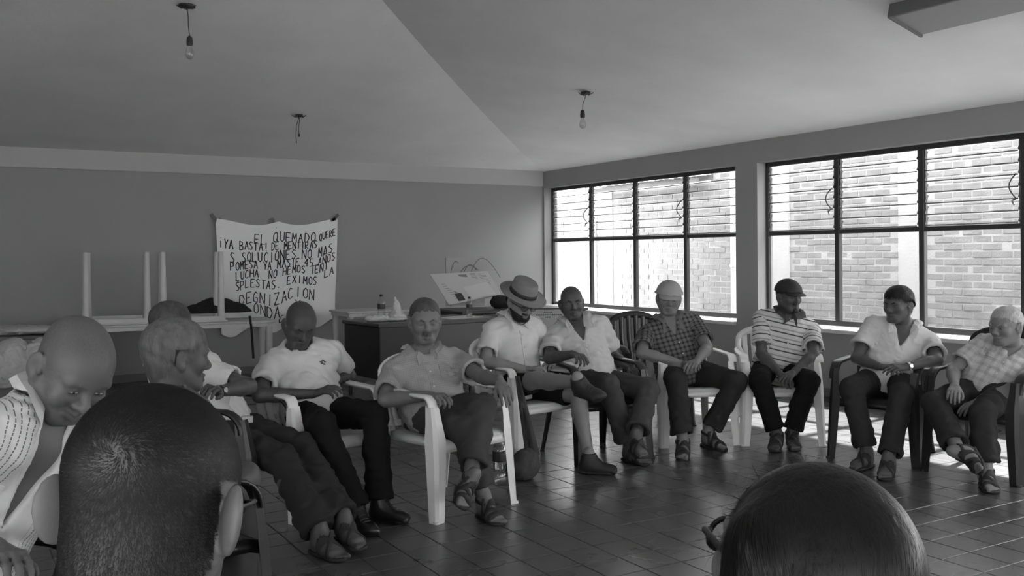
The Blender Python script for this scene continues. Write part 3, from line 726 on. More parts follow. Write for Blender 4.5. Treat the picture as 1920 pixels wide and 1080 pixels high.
    # cloth coordinates: torso (lateral, front, height), sleeves (offset, -, along arm)
    r_ = v_-pel; att = np.stack([r_@cr, r_@cw, r_@tup], 1)
    td = np.min([pe(p, v_.astype(np.float32)) for p in tor2], 0)
    for k, sx in (('R', 1), ('L', -1)):
        s_, e = shd[k], J['e'+k]; ax = unit(e-s_); E = s_+(e-s_)*slv
        ad_ = pe(rc(s_+ax*.05, E, .055*q, .06*q), v_.astype(np.float32)); m_ = ad_ < td-.01
        sd_ = unit(np.cross(ax, cw)); a3 = np.stack([(v_-s_)@sd_+sx*.3, (v_-s_)@cw, tl*.9-(v_-s_)@ax], 1); att[m_] = a3[m_]
    so = rawmesh(S.get('sname', 'shirt'), v_, q_, S['smat'], root, True, base, {'cloth': att})
    # ---- collar, placket, pocket, buttons
    if S.get('collar', True):
        def settle(p, dd, mode=None):
            p = np.array(p, float)
            for _ in range(8):
                Pq = np.array([p, p+[.004, 0, 0], p+[0, .004, 0], p+[0, 0, .004]]); e = sh.ev(Pq); g_ = (e[1:]-e[0])/.004; g_ = g_/max(.3, np.linalg.norm(g_)); p = p-g_*(e[0]-dd)*.8
            return p
        vd = vdep if vdep else .03
        for sx in (1, -1):
            inn = []; out = []
            for kk_, a_ in enumerate(np.radians((180, 150, 120, 90, 62, 38 if vdep else 26))):
                dr_ = cw*math.cos(a_)+cr*sx*math.sin(a_)
                p0 = settle(neck+dr_*.080+tup*(.05-.035*(math.cos(a_) > 0)*math.cos(a_)), .010); inn.append(p0+nup*.016-dr_*.008)
                rr_ = .030+.014*max(0, math.cos(a_)); out.append(settle(p0+dr_*rr_-tup*(.014+.020*max(0, math.cos(a_))), .020))
            tipx = .078 if vdep else .052
            tip = settle(neck+cw*.10+cr*sx*tipx-tup*(.066+vd*.15), .017); inn2 = settle(neck+cw*.09+cr*sx*(.045 if vdep else .012)-tup*(.03+(.03 if vdep else 0)), .008)
            inn.append(inn2); out.append(tip)
            mb = MB(); n_ = len(inn); mid_ = [(a+b_)/2+unit((a-neck)-tup*np.dot(a-neck, tup))*.007+tup*.003 for a, b_ in zip(inn, out)]
            rows = [inn, mid_, out]; top_ = [p for r in rows for p in r]; off_ = []
            for p in top_: off_.append(p-unit(p-neck+tup*.02)*.006)
            fs = [(r*n_+j, r*n_+j+1, (r+1)*n_+j+1, (r+1)*n_+j) for r in range(2) for j in range(n_-1)]; N_ = len(top_)
            bd = list(range(n_))+[n_*1+n_-1, n_*2+n_-1]+[n_*2+j for j in range(n_-2, -1, -1)]+[n_]
            fs += [tuple(N_+q_ for q_ in f_[::-1]) for f_ in fs]+[(bd[k], bd[(k+1) % len(bd)], N_+bd[(k+1) % len(bd)], N_+bd[k]) for k in range(len(bd))]
            mb.add(top_+off_, fs, False); o = mb.build('collar', S.get('cmat', S['smat']), root, base)
            at = o.data.attributes.new('cloth', 'FLOAT_VECTOR', 'POINT'); at.data.foreach_set('vector', np.array([(.03, 0, .025)]*(2*N_), np.float32).ravel())
    def patch(name, x0, x1, z0, z1, m, th=.004, nx=4, nz=10):
        g = [(x0+(x1-x0)*i/nx, z0+(z1-z0)*j/nz) for j in range(nz+1) for i in range(nx+1)]
        o_ = np.array([pel+cr*a+tup*b_+cw*.35 for a, b_ in g]); p_ = trace(sh, o_, -cw)
        ok = ((p_-pel)@cw > .02); 
        if not ok.any(): return None
        dep = (p_-pel)@cw; dep = np.where(ok, dep, np.median(dep[ok])); p_ = o_-cw*.35+ cw*(dep[:, None]); p1 = p_+cw*th; p0 = p_-cw*.004
        mb = MB(); n1 = nx+1; N_ = len(g)
        fs = [(j*n1+i, j*n1+i+1, (j+1)*n1+i+1, (j+1)*n1+i) for j in range(nz) for i in range(nx)]
        fs2 = [tuple(N_+a for a in f_[::-1]) for f_ in fs]; sd2 = []
        for i in range(nx): sd2 += [(i, N_+i, N_+i+1, i+1), (nz*n1+i, nz*n1+i+1, N_+nz*n1+i+1, N_+nz*n1+i)]
        for j in range(nz): sd2 += [(j*n1, (j+1)*n1, N_+(j+1)*n1, N_+j*n1), (j*n1+nx, N_+j*n1+nx, N_+(j+1)*n1+nx, (j+1)*n1+nx)]
        mb.add(list(p1)+list(p0), fs+fs2+sd2, False); o = mb.build(name, m, root, base)
        at = o.data.attributes.new('cloth', 'FLOAT_VECTOR', 'POINT')
        at.data.foreach_set('vector', np.array([(a, 0, b_) for a, b_ in g]*2, np.float32).ravel()); return o
    if S.get('placket', True) and S.get('collar', True):
        z1 = tl-(vdep+.01 if vdep else .075)
        patch('placket', -.016, .016, max(-.02, hem_t+.08), z1, S['smat'], .004, 2, 16)
        for k in range(S.get('nbut', 5)):
            zz = z1-.03-k*.085
            if zz < .06: break
            p_ = trace(sh, pel+tup*zz+cw*.35, -cw)[0]
            MB().tube([p_+cw*.002, p_+cw*.0075], .0055, 8).build('button', mat('button', .6, .3) if S.get('skin') else mat('button', .6, .3), root, base)
    if S.get('pocket'):
        sx = S['pocket']; patch('pocket', min(sx*.055, sx*.155), max(sx*.055, sx*.155), tl*.52, tl*.76, S['smat'], .004, 6, 6)
    # ---- eyes, brows
    if S.get('facevis', True):
        eye_m = mat('eye', .25, .15); iris = mat('iris', .012, .1); hm = S['hmat']
        for sx in (1, -1):
            if hp.get('open', 1):
                c = toW([(sx*.031, .0835, .0005)])[0]
                ef = Fd().add([el(c, HR, (.0115*HS, .0052*HS, .0030*HS))]); v2, q2 = ef.mesh(.0016); e_ = rawmesh('eye', v2, q2, eye_m, root, True, base)
                lk = hp.get('look', 0); c = toW([(sx*.031+lk*.004, .0862, .0005)])[0]
                ef = Fd().add([el(c, HR, (.0042*HS, .0032*HS, .0036*HS))]); v2, q2 = ef.mesh(.0013); rawmesh('iris', v2, q2, iris, e_, True, base)
            bz = hp.get('brow', .0065)
            w3 = toW([(sx*.014, .0925, .019), (sx*.032, .0885, .0245), (sx*.049, .0745, .0195)])
            bf_ = Fd().add([rc(w3[0], w3[1], bz*.55*HS, bz*.6*HS), rc(w3[1], w3[2], bz*.6*HS, bz*.3*HS)], .004)
            v2, q2 = bf_.mesh(.0022); rawmesh('eyebrow', v2, q2, hp.get('bmat', hm), root, True, base)
    def shell(name, h, inside, m, nz=.003, seed=3, v=.0045, k=60):
        """cover a region of the head with a layer of thickness h; inside(x,y,z) > 0 where it grows"""
        sf = Fd(); rs = np.random.RandomState(seed); ph = rs.uniform(0, 6, 6)
        def base_(P):
            q0 = pe(('el', np.array((0, -.014, .036), np.float32), np.eye(3, dtype=np.float32), np.array((.0745, .094, .080), np.float32)), P)
            q1 = hf.ev(P); return np.minimum(q1, smin(q0, q1, .02))
        def g(P):
            a, b_, c_ = P.T; s_ = inside(a, b_, c_)
            n_ = np.sin(a*130+3*np.sin(c_*60+ph[0])+ph[1])*np.sin(b_*110+2*np.sin(a*70)+ph[2])*.5+np.sin(c_*170+b_*90+ph[3])*.5
            hh = h*np.clip(s_*k, 0, 1)
            return (base_(P)-hh-n_*nz*np.clip(s_*k, 0, 1)+(s_ <= 0)*.01).astype(np.float32)
        sf.g.append(('add', [fn(g)], 0, 0, 0))
        v2, q2 = sf.mesh(v, (np.array([-.105, -.13, -.14]), np.array([.105, .13, .15])))
        if len(v2) == 0: return None
        return rawmesh(name, toW(v2), q2, m, root, True, base)
    S['_shell'] = shell
    hair = S.get('hair')
    if hair:
        zf, zs_, zb, h_ = hair[:4]; top = hair[4] if len(hair) > 4 else 9
        def ins(a, b_, c_):
            line = np.interp(b_, [-.12, -.05, .0, .035, .06, .08, .13], [zb, zb+.01, zs_, zs_+.035, zf, zf+.004, zf+.02])
            r = c_-line+.004*np.sin(a*170+1)+.003*np.sin(a*330+b_*120)
            r = np.where((np.abs(a) > .0735) & (c_ < .025) & (b_ > -.035), -1, r)
            return np.minimum(r, top-c_) if top < 5 else r
        shell('hair', h_, ins, S['hmat'], S.get('hnz', .0018), seed=S.get('seed', 1), v=S.get('vhair', .0045), k=18); S['_ins'] = ins; S['_hh'] = h_
    S['_'] = dict(root=root, base=base, toW=toW, HR=HR, HS=HS, hc=hc, J=J, hands=hands, feet=feet, hf=hf, neck=neck, pel=pel, cw=cw, cr=cr, tup=tup, sh=sh, shd=shd, sc=sc, fw=fw, rt=rt, loc=loc, patch=patch, tl=tl, hv=hv, hq=hq, hips=hips)
    # ---- footwear
    ft = S.get('feet', 'bare')
    if ft in ('sandal', 'slipper', 'flip', 'shoe', 'croc'):
        dm = S.get('fmat', mat('sandal_leather', .018, .7, noise=.2, nscale=20))
        for k in 'RL':
            an, d, u, xx, sx = feet[k]; s_ = sc*.98; big = -sx; P = lambda a, b_, c: an+s_*(a*d+b_*np.cross(d, u)*big*1+c*u); R3 = np.array([np.cross(d, u), d, u])
            def slab(P_, h0=-.0895*s_, hh=.009*s_):
                q_ = (P_-an)@R3.T; yy = np.clip((q_[:, 1]+.035*s_)/(.165*s_), 0, 1); r = (.034+.012*yy)*s_
                cy = -.035*s_+yy*.165*s_; dx = q_[:, 0]-big*.004*yy; e2 = np.sqrt(dx**2+(q_[:, 1]-cy)**2)-r
                return np.maximum(e2, np.abs(q_[:, 2]-h0)-hh).astype(np.float32)
            ffd = foot_field(an, d, u, np.cross(d, u), s_, big)
            sh_ = empty('_', (0, 0, 0)); bpy.data.objects.remove(sh_)
            sole = Fd(); sole.g.append(('add', [fn(slab)], 0, 0, 0)); lo = an-.25; hi = an+.25
            v2, q2 = sole.mesh(S.get('fv', .006), (lo, hi)); 
            shoe_root = rawmesh({'shoe': 'shoe_sole'}.get(ft, 'sandal_sole'), v2, q2, dm, root, True, base)
            upf = Fd()
            if ft == 'shoe':
                def g(P_, ffd=ffd):
                    q_ = (P_-an)@R3.T; toe = np.sqrt((q_[:, 0]-big*.003)**2+((q_[:, 1]-.135*s_)*.8)**2+((q_[:, 2]+.064*s_)*1.5)**2)-.041*s_
                    return np.maximum(smin(ffd.ev(P_)-.007, toe.astype(np.float32), .02), (q_[:, 2]-S.get('shoeh', .035))).astype(np.float32)
                upf.g.append(('add', [fn(g)], 0, 0, 0)); v2, q2 = upf.mesh(S.get('fv', .0055), (lo, hi)); up_ = rawmesh('shoe_upper', v2, q2, dm, root, True, base)
                lm = mat('shoelace', .06, .7); ml = MB()
                for j in range(4):
                    c = [P(.05+.022*j, b_, .05) for b_ in (-.022, 0, .022)]; c = [trace(upf, p_, -u)[0] for p_ in c]; ml.tube([p_+u*.002 for p_ in c], .0022, 5)
                ml.build('laces', lm, up_, base); 
            else:
                bands = {'sandal': [(.015, .011, 1.), (.062, .011, .5), (.09, .010, -.4), (.122, .013, 0)], 'slipper': [(.085, .04, 0)], 'flip': [(.075, .012, .9), (.075, .012, -.9)], 'croc': [(.05, .02, 0), (.11, .035, 0)]}[ft]
                for (c, wd, sl_) in bands:
                    def g(P_, c=c, wd=wd, sl_=sl_, ffd=ffd):
                        q_ = (P_-an)@R3.T; return np.maximum(np.maximum(ffd.ev(P_)-.0065, np.abs(q_[:, 1]-c*s_-sl_*q_[:, 0]*.8)-wd*s_), np.maximum(-q_[:, 2]-.092*s_, q_[:, 2]-.02*s_)).astype(np.float32)
                    st = Fd(); st.g.append(('add', [fn(g)], 0, 0, 0)); v2, q2 = st.mesh(.005, (lo, hi))
                    if len(v2): rawmesh('strap', v2, q2, dm, shoe_root, True, base)
                if ft in ('sandal',):
                    def g(P_, ffd=ffd):
                        q_ = (P_-an)@R3.T; return np.maximum(np.maximum(ffd.ev(P_)-.006, np.abs(q_[:, 2]-.002+.25*q_[:, 1])-.009), q_[:, 1]-.05).astype(np.float32)
                    st = Fd(); st.g.append(('add', [fn(g)], 0, 0, 0)); v2, q2 = st.mesh(.005, (lo, hi)); rawmesh('ankle_strap', v2, q2, dm, shoe_root, True, base)
    return S
def cap_(S, m, brim=True, tilt=0, h=.013, yaw=0, low=.035, label=None):
    i = S['_']; sh = S['_shell']
    o = sh('cap', h, lambda a, b, c: c-low-.10*b*0+0*a, m, .0006, v=.0045, k=300)
    if label: o['label'] = label
    if brim:
        HRt = i['HR']; 
        def g(P):
            q_ = P; r = np.sqrt((q_[:, 0]/.078)**2+((q_[:, 1]-.075)/.078)**2)
            zt = low+.012-.35*(q_[:, 1]-.07)-3.2*q_[:, 0]**2
            return np.maximum(np.maximum((r-1)*.07, np.abs(q_[:, 2]-zt)-.0035), -(q_[:, 1]-.045)).astype(np.float32)
        f = Fd(); f.g.append(('add', [fn(g)], 0, 0, 0)); v2, q2 = f.mesh(.004, (np.array([-.1, .0, -.05]), np.array([.1, .17, .1])))
        rawmesh('cap_brim', i['toW'](v2), q2, m, i['root'] if o is None else o, True, i['base'])
    return o
def glasses(S, m, open_=True, lens=True, fr=.0022):
    i = S['_']; toW = i['toW']; mb = MB(); lm = MB()
    for sx in (1, -1):
        pts = toW([(sx*.033+.023*math.cos(t), .104-.010*abs(math.cos(t) if sx*math.cos(t) > 0 else 0)*.6, .0+.0185*math.sin(t)) for t in np.linspace(0, 2*math.pi, 21)[:-1]])
        mb.tube(pts, fr*i['HS'], 6, closed=True)
        if lens: lm.add(list(pts+i['HR'][1]*.0005)+list(pts-i['HR'][1]*.0005), [tuple(range(20)), tuple(range(39, 19, -1))])
        mb.tube(toW([(sx*.056, .098, .004), (sx*.072, .085, .006), (sx*.083, .04, .004), (sx*.086, -.005, .002), (sx*.083, -.018, -.012)]), fr*1.1, 6)
    mb.tube(toW([(-.010, .105, .004), (0, .108, .007), (.010, .105, .004)]), .002, 6)
    g = mb.build('glasses', m, i['root'], i['base'])
    if lens: lm.build('lens', glassmat('lens', .9, .15), g, i['base'])
    return g

def strands(S, n, Lf, w, comb, mask, m, lift=.35, seg=3, seed=0, jit=.25, name='hair_strands', out=None, R=.1):
    i = S['_']; hv, hq, hf = i['hv'], i['hq'], i['hf']; rs = np.random.RandomState(seed)
    c = hv[hq].mean(1); mk = mask(c[:, 0], c[:, 1], c[:, 2]); idx = np.where(mk > 0)[0]
    if len(idx) == 0: return None
    p = hv[hq[rs.choice(idx, n)]]; wt = rs.dirichlet(np.ones(4), n); p = (p*wt[:, :, None]).sum(1)
    e = 2e-3; g = np.stack([hf.ev(p+np.eye(3)[k]*e)-hf.ev(p-np.eye(3)[k]*e) for k in range(3)], 1); nn = g/np.maximum(1e-6, np.linalg.norm(g, axis=1))[:, None]
    if out is not None: p = p+nn*(out(p)[:, None] if callable(out) else out)
    t = comb(p)+rs.normal(0, jit, (n, 3)); t = t-nn*(t*nn).sum(1)[:, None]; t /= np.maximum(1e-6, np.linalg.norm(t, axis=1))[:, None]
    L = (Lf(p) if callable(Lf) else Lf)*rs.uniform(.6, 1.15, n); L = L[:, None]
    sd_ = np.cross(t, nn); V = []; 
    for k in range(seg+1):
        u = k/seg; q = p+R*np.sin(L*u/R)*t-nn*R*(1-np.cos(L*u/R))+L*nn*(lift*u-lift*.75*u*u); ww = w*(1-.85*u)
        V += [q-sd_*ww, q+sd_*ww]
    V = np.stack(V, 1); Q = []
    b = np.arange(n)*(2*(seg+1))
    for k in range(seg): Q.append(np.stack([b+2*k, b+2*k+1, b+2*k+3, b+2*k+2], 1))
    o = rawmesh(name, i['toW'](V.reshape(-1, 3)), np.concatenate(Q), m, i['root'], False, i['base']); o['kind'] = 'stuff'; return o
def comb_from(cx, cy, cz_, swirl=0):
    c = np.array([cx, cy, cz_])
    def f(p):
        d = p-c; d = d/np.maximum(1e-6, np.linalg.norm(d, axis=1))[:, None]
        if swirl: d = d+swirl*np.cross(d, [0, 0, 1.])
        return d
    return f
def hairy(S, n=2600, L=.022, w=.0008, comb=None, lift=.3, m=None, jit=.25):
    strands(S, n, L, w, comb or comb_from(0, -.05, .13), lambda a, b, c: S['_ins'](a, b, c)-.002, m or S['hmat'], lift, 3, S.get('seed', 0), jit, out=lambda p: S['_hh']*np.clip(S['_ins'](p[:, 0], p[:, 1], p[:, 2])*18, 0, 1)-.001)
# ================================================================== CHAIRS
def chair_master(kind):
    white = kind == 'white'
    m = mat('white_plastic', .78, .38, noise=.05, nscale=5, spec=.4) if white else mat('black_plastic', .018, .35, noise=.2, nscale=5)
    root = bpy.data.objects.new('plastic_armchair', None); COL.objects.link(root)
    ah = .645 if white else .64; bt = .80 if white else .87
    def bandx(c, n, w, th):   # rectangle ring: centre, width axis, thickness axis
        c, n, w_ = np.array(c, float), unit(n), np.array(w, float); return [c-w_-n*th, c+w_-n*th, c+w_+n*th, c-w_+n*th]
    for sx in (1, -1):
        # front leg: ridged profile, tapering to a small foot
        rings = []
        for z, x, y, wd, dp in ((.60, .262, .215, .034, .018), (.50, .264, .233, .044, .022), (.42, .264, .243, .056, .028), (.30, .268, .253, .053, .028), (.12, .276, .264, .045, .026), (.0, .282, .272, .040, .022)):
            e = np.array([.8*sx, -.6, 0]); g_ = np.array([.6*sx, .8, 0]); c = np.array([x*sx, y, z]); t = .005
            rings.append([c-e*wd-g_*dp*.5, c-e*wd*.25+g_*dp*.6, c+e*wd*.25+g_*dp*.6, c+e*wd-g_*dp*.5, c+e*(wd-t)-g_*(dp*.5+.001), c+e*wd*.2+g_*(dp*.6-t), c-e*wd*.2+g_*(dp*.6-t), c-e*(wd-t)-g_*(dp*.5+.001)])
        mb = MB().loft(rings, sm=False); mb.tube([(.286*sx, .274, .0), (.286*sx, .274, .012)], .02, 10); mb.build('leg', m, root)
        rings = []
        for z, x, y, wd, dp in ((.44, .205, -.20, .034, .02), (.3, .222, -.235, .032, .02), (.12, .240, -.272, .027, .018), (0, .252, -.295, .023, .016)):
            e = np.array([.8*sx, .6, 0]); g_ = np.array([.6*sx, -.8, 0]); c = np.array([x*sx, y, z]); t = .005
            rings.append([c-e*wd-g_*dp*.5, c-e*wd*.25+g_*dp*.6, c+e*wd*.25+g_*dp*.6, c+e*wd-g_*dp*.5, c+e*(wd-t)-g_*(dp*.5+.001), c+e*wd*.2+g_*(dp*.6-t), c-e*wd*.2+g_*(dp*.6-t), c-e*(wd-t)-g_*(dp*.5+.001)])
        mb = MB().loft(rings, sm=False); mb.tube([(.252*sx, -.295, .0), (.252*sx, -.295, .01)], .017, 10); mb.build('leg', m, root)
        # armrest: flat band from the back, along, curving down into the front leg
        path = [(.222, -.235, ah+.015, 0), (.245, -.12, ah+.012, 0), (.262, .02, ah+.004, 0), (.266, .12, ah, 0)]
        R = .05 if white else .11
        for t in np.linspace(.1, 1, 6): path.append((.266, (.225-R)+R*math.sin(t*math.pi/2), ah-R+R*math.cos(t*math.pi/2), t))
        if path[-1][2] > .6: path.append((.264, .222, .585, 1))
        rings = []
        for i, (x, y, z, t) in enumerate(path):
            n = np.array([0, math.sin(t*math.pi/2), math.cos(t*math.pi/2)]); wd = .030 if i else .02
            c = np.array([x*sx, y, z]); W_ = np.array([wd, 0, 0]); rings.append([c-W_-n*.012, c-W_+n*.003, c-W_*.7+n*.006, c+W_*.7+n*.006, c+W_+n*.003, c+W_-n*.012, c+W_*.8-n*.001, c-W_*.8-n*.001])
        MB().loft(rings).build('armrest', m, root)
        # back upright
        pts = [(.205, -.20, .41), (.215, -.225, .52), (.222, -.25, .66), (.215, -.275, bt-.08)]
        MB().loft([bandx((x*sx, y, z), (0, .9, .2), (.022*1, 0, 0), .009) for x, y, z in pts]).build('back_upright', m, root)
    # seat
    nx, ny = 12, 10; top = []; 
    for j in range(ny+1):
        for i in range(nx+1):
            u = i/nx*2-1; v = j/ny; y = -.215+v*.47; wd = .195+.035*v
            z = .418-.018*(1-u*u)*math.sin(v*math.pi)-.012*(1-v); z -= .02*max(0, v-.88)/.12
            top.append((u*wd, y+.012*(1-u*u)*v, z))
    n1 = nx+1; N_ = len(top); fs = [(j*n1+i, j*n1+i+1, (j+1)*n1+i+1, (j+1)*n1+i) for j in range(ny) for i in range(nx)]
    bot = [(x, y, z-.006) for x, y, z in top]; fb = [tuple(N_+q for q in f[::-1]) for f in fs]
    bd = [i for i in range(n1)]+[j*n1+nx for j in range(1, ny+1)]+[ny*n1+i for i in range(nx-1, -1, -1)]+[j*n1 for j in range(ny-1, 0, -1)]
    side = [(bd[k], bd[(k+1) % len(bd)], N_+bd[(k+1) % len(bd)], N_+bd[k]) for k in range(len(bd))]
    MB().add(top+bot, fs+fb+side, True).build('seat', m, root)
    ap = [top[b] for b in bd]; mb = MB(); n = len(ap)
    outer = [(x*1.012, y*1.005+.001, z+.001) for x, y, z in ap]; low = [(x*1.03, y*1.03+.002, z-.045) for x, y, z in ap]; li = [(x*1.01, y*1.01, z-.045) for x, y, z in ap]; ti = [(x*.99, y*.99, z-.004) for x, y, z in ap]
    mb.loft([outer, low, li, ti], cap=False, sm=True, closed=True); mb.build('seat_apron', m, root)
    # backrest: arched top rail and vertical slats
    rail = []
    for t in np.linspace(0, math.pi, 15): rail.append((.215*math.cos(t), -.275-.03*math.sin(t), bt-.08+.08*math.sin(t)))
    MB().loft([bandx(c, (0, .95, .2), (0, 0, .0) if False else np.array([math.cos(t)*.022, 0, math.sin(t)*.03]), .007) for c, t in zip(rail, np.linspace(0, math.pi, 15))]).build('top_rail', m, root)
    ns = 6
    for k in range(ns):
        x = -.165+.33*k/(ns-1); zt = bt-.08+.08*math.sqrt(max(0, 1-(x/.215)**2))-.01
        pts = [(x*.9, -.215, .43), (x*.97, -.25, .55), (x, -.285, .68), (x, -.297, zt)]
        MB().loft([bandx(p, (0, .95, .2), (.019 if white else .021, 0, 0), .004) for p in pts]).build('back_slat', m, root)
    MB().loft([bandx((x, -.222+.0*abs(x), .45), (0, 1, 0), (0, 0, .016), .005) for x in np.linspace(-.205, .205, 9)]).build('lower_rail', m, root)
    return root
masters = {}
def chair(kind, X, Y, psi, label, dz=0):
    o = chair_master(kind) if kind not in masters else copy_tree(masters[kind]); masters.setdefault(kind, o)
    f = fac(psi); p = C2W(X, Y, dz); o.location = p; o.rotation_euler = (0, 0, math.atan2(f[1], f[0])-math.pi/2); o.name = 'plastic_armchair'
    tag(o, label, 'chair', 'plastic armchairs set in a ring'); return o
# ================================================================== THE RING OF PEOPLE
hair_dark = mat('hair_dark', .010, .6, spec=.3, noise=.5, nscale=60, bump=.6, bscale=120, stretch=(1, 1, .25))
hair_grey = mat('hair_grey', .11, .6, noise=.7, nscale=45, bump=.6, bscale=120, stretch=(1, 1, .25))
hair_salt = mat('hair_salt', .06, .6, noise=.9, nscale=45, bump=.6, bscale=120, stretch=(1, 1, .25))
hair_white = mat('hair_white', .34, .6, noise=.3, nscale=45, bump=.6, bscale=120, stretch=(1, 1, .25))
def cloth(name, v, **k):
    k.setdefault('noise', .05); k.setdefault('spec', .12); k.setdefault('nscale', 9); k.setdefault('bump', .18); k.setdefault('bscale', 26); return mat(name, v, .88, **k)
def stripes(period, width, lo):   # bands across the height
    return lambda M, x, y, z: M('MULTIPLY_ADD', M('LESS_THAN', M('FRACT', M('DIVIDE', M('ADD', z, 3.0), period)), width), lo-1, 1.0)
def plaid(p, w, lo, hi=1.0, p2=None):
    def f(M, x, y, z):
        a = M('LESS_THAN', M('FRACT', M('DIVIDE', M('ADD', x, 5.0), p)), w); b = M('LESS_THAN', M('FRACT', M('DIVIDE', M('ADD', z, 5.0), p2 or p)), w)
        return M('MULTIPLY_ADD', M('ADD', a, b), (lo-hi)/2, hi)
    return f
def pleats(M, x, y, z):
    ax = M('SUBTRACT', M('ABSOLUTE', x), .105); near = M('LESS_THAN', M('ABSOLUTE', ax), .034)
    ln = M('LESS_THAN', M('FRACT', M('DIVIDE', M('ADD', x, 5.0), .016)), .2)
    dash = M('GREATER_THAN', M('FRACT', M('DIVIDE', M('ADD', z, 5.0), .008)), .25)
    return M('MULTIPLY_ADD', M('MULTIPLY', M('MULTIPLY', near, ln), dash), -.75, 1.0)
tee = cloth('tee_white', .60); pants_black = cloth('trousers_black', .012); pants_dark = cloth('trousers_charcoal', .032); pants_grey = cloth('trousers_grey', .06)
black_frame = mat('spectacle_frame', .01, .3)

# --- bald person in the white T-shirt
chair('white', -1.10, 5.28, 42, 'white plastic armchair under the bald man in the white T-shirt')
P4 = person(dict(at=(-1.10, 5.28), psi=30, label='bald person in a white T-shirt and black trousers, head bowed, hands on belly', skin=.095,
  neck=(560, 655, .06), head=(563, 608, -.03), hrot=(28, 30, 4), chest=22, s=.97, hs=1.06, sw=.19,
  eR=(486, 742, 'n'), wR=(590, 738, 'n'), hR=(640, 722, 'n'), eL=(655, 704, 'f'), wL=(636, 712, 'n'), hL=(600, 725, 'n'), nR=(0, -.6, -1), nL=(0, -.6, -1), cR=.7, cL=.8,
  kR=(604, 795), aR=(668, 958, 'z', .095), tR=(705, 978, 'n'), kL=(703, 778), aL=(712, 942, 'z', .095), tL=(775, 968, 'n'),
  smat=tee, pmat=pants_black, pants='long', hem=.97, hemw=.078, collar=False, neckr=.072, sleeve=.66, flare=.078, hmat=hair_dark, feet='shoe', fmat=mat('shoe_black', .012, .3),
  face=dict(open=0, scalp=.18, stubble=.1, lid=-.004), fat=.01, dbg=1, seed=4))
P4['_shell']('moustache', .0035, lambda a, b, c: np.minimum(np.minimum(.026-np.abs(a), b-.08), np.minimum(-.040-c, c+.056)), hair_dark, .001, v=.0035)
i4 = P4['_']
def emblem():
    mb = MB(); i = i4
    for a, b_ in ((-.098, .288), (-.108, .280), (-.090, .274), (-.100, .268), (-.086, .283)):
        o_ = trace(i['sh'], i['pel']+i['cr']*a+i['tup']*(b_-.02)+i['cw']*.35, -i['cw'])[0]
        e1, e2 = i['cr']*.011, i['tup']*.005
        mb.add([o_+i['cw']*.003-e1-e2, o_+i['cw']*.003+e1-e2*.3, o_+i['cw']*.003+e1*.6+e2, o_+i['cw']*.003-e1*.5+e2*.8, o_-e1-e2, o_+e1-e2*.3, o_+e1*.6+e2, o_-e1*.5+e2*.8], [(0, 1, 2, 3), (7, 6, 5, 4), (0, 4, 5, 1), (1, 5, 6, 2), (2, 6, 7, 3), (3, 7, 4, 0)])
    mb.build('chest_emblem', mat('emblem', .06, .8), i['root'], i['base'])
emblem()

# --- moustached person with crossed ankles
chair('white', -.39, 5.27, 45, 'white plastic armchair nearest the camera, under the moustached man with crossed ankles')
sh5 = cloth('shirt_fine_check', .34, attr='cloth', pattern=plaid(.012, .35, .82), noise=.04)
P5 = person(dict(at=(-.43, 5.30), psi=32, label='moustached person in a pale textured shirt sitting with crossed ankles and lowered eyes', skin=.22,
  neck=(793, 668, .06), head=(797, 602, .0), hrot=(12, 8, 0), chest=16, s=1.0, hs=1.06, sw=.19, fat=.03,
  eR=(722, 750, 'n'), wR=(805, 742, 'n'), hR=(850, 745, 'n'), eL=(900, 705, 'n'), wL=(938, 715, 'n'), hL=(957, 755, 'n'), nR=(0, -.4, -1), nL=(-.3, -1, -.3), cR=.9, cL=.5,
  kR=(872, 806, 'n'), aR=(908, 938, 'z', .095), tR=(945, 972, 'n'), kL=(905, 765, 'n'), aL=(882, 898, 'n'), tL=(885, 935, 'n'), flatL=False, uL=(.3, -.6, .7),
  smat=sh5, pmat=pants_grey, pants='long', hem=.80, hemw=.085, sleeve=.74, flare=.08, V=0, hmat=hair_salt, feet='sandal', pocket=-1,
  hair=(.064, .006, -.055, .0035), face=dict(open=0, stubble=.12, lid=-.003), dbg=1, seed=5))
P5['_shell']('moustache', .007, lambda a, b, c: np.minimum(np.minimum(.029-np.abs(a), b-.078), np.minimum(-.041-c, c+.062)), hair_salt, .001, v=.0035)

# --- young person with the hat
chair('white', .06, 6.41, 40, 'white plastic armchair under the young man with the straw hat')
sh6 = cloth('shirt_offwhite', .60)
P6 = person(dict(at=(.06, 6.41), psi=36, label='bearded young person in a straw hat and glasses reading a book with one leg crossed', skin=.34,
  neck=(962, 600, .04), head=(978, 566, -.06), hrot=(30, 24, 4), chest=28, s=.98, hs=1.03, sw=.175,
  eR=(910, 678, 'n'), wR=(985, 692, 'n'), hR=(1030, 690, 'n'), eL=(1035, 668, 'f'), wL=(1046, 674, 'n'), hL=(1020, 685, 'n'), nR=(0, -.3, -1), nL=(0, -.3, -1), cR=.7, cL=.8,
  kR=(1007, 712, 'n'), aR=(1085, 716, 'n'), tR=(1130, 728, 'n'), flatR=False, uR=(-.3, -.5, .8), kL=(1086, 742), aL=(1104, 858, 'z', .1), tL=(1158, 890, 'n'),
  smat=sh6, pmat=pants_black, pants='short', sleeve=.74, flare=.078, hmat=hair_dark, feet='shoe', shoeh=.03, fmat=mat('shoe_dark_suede', .022, .6),
  hair=(.05, -.02, -.07, .012), face=dict(open=0, lid=-.004, brow=.008), dbg=1, seed=6, pwr=.002))
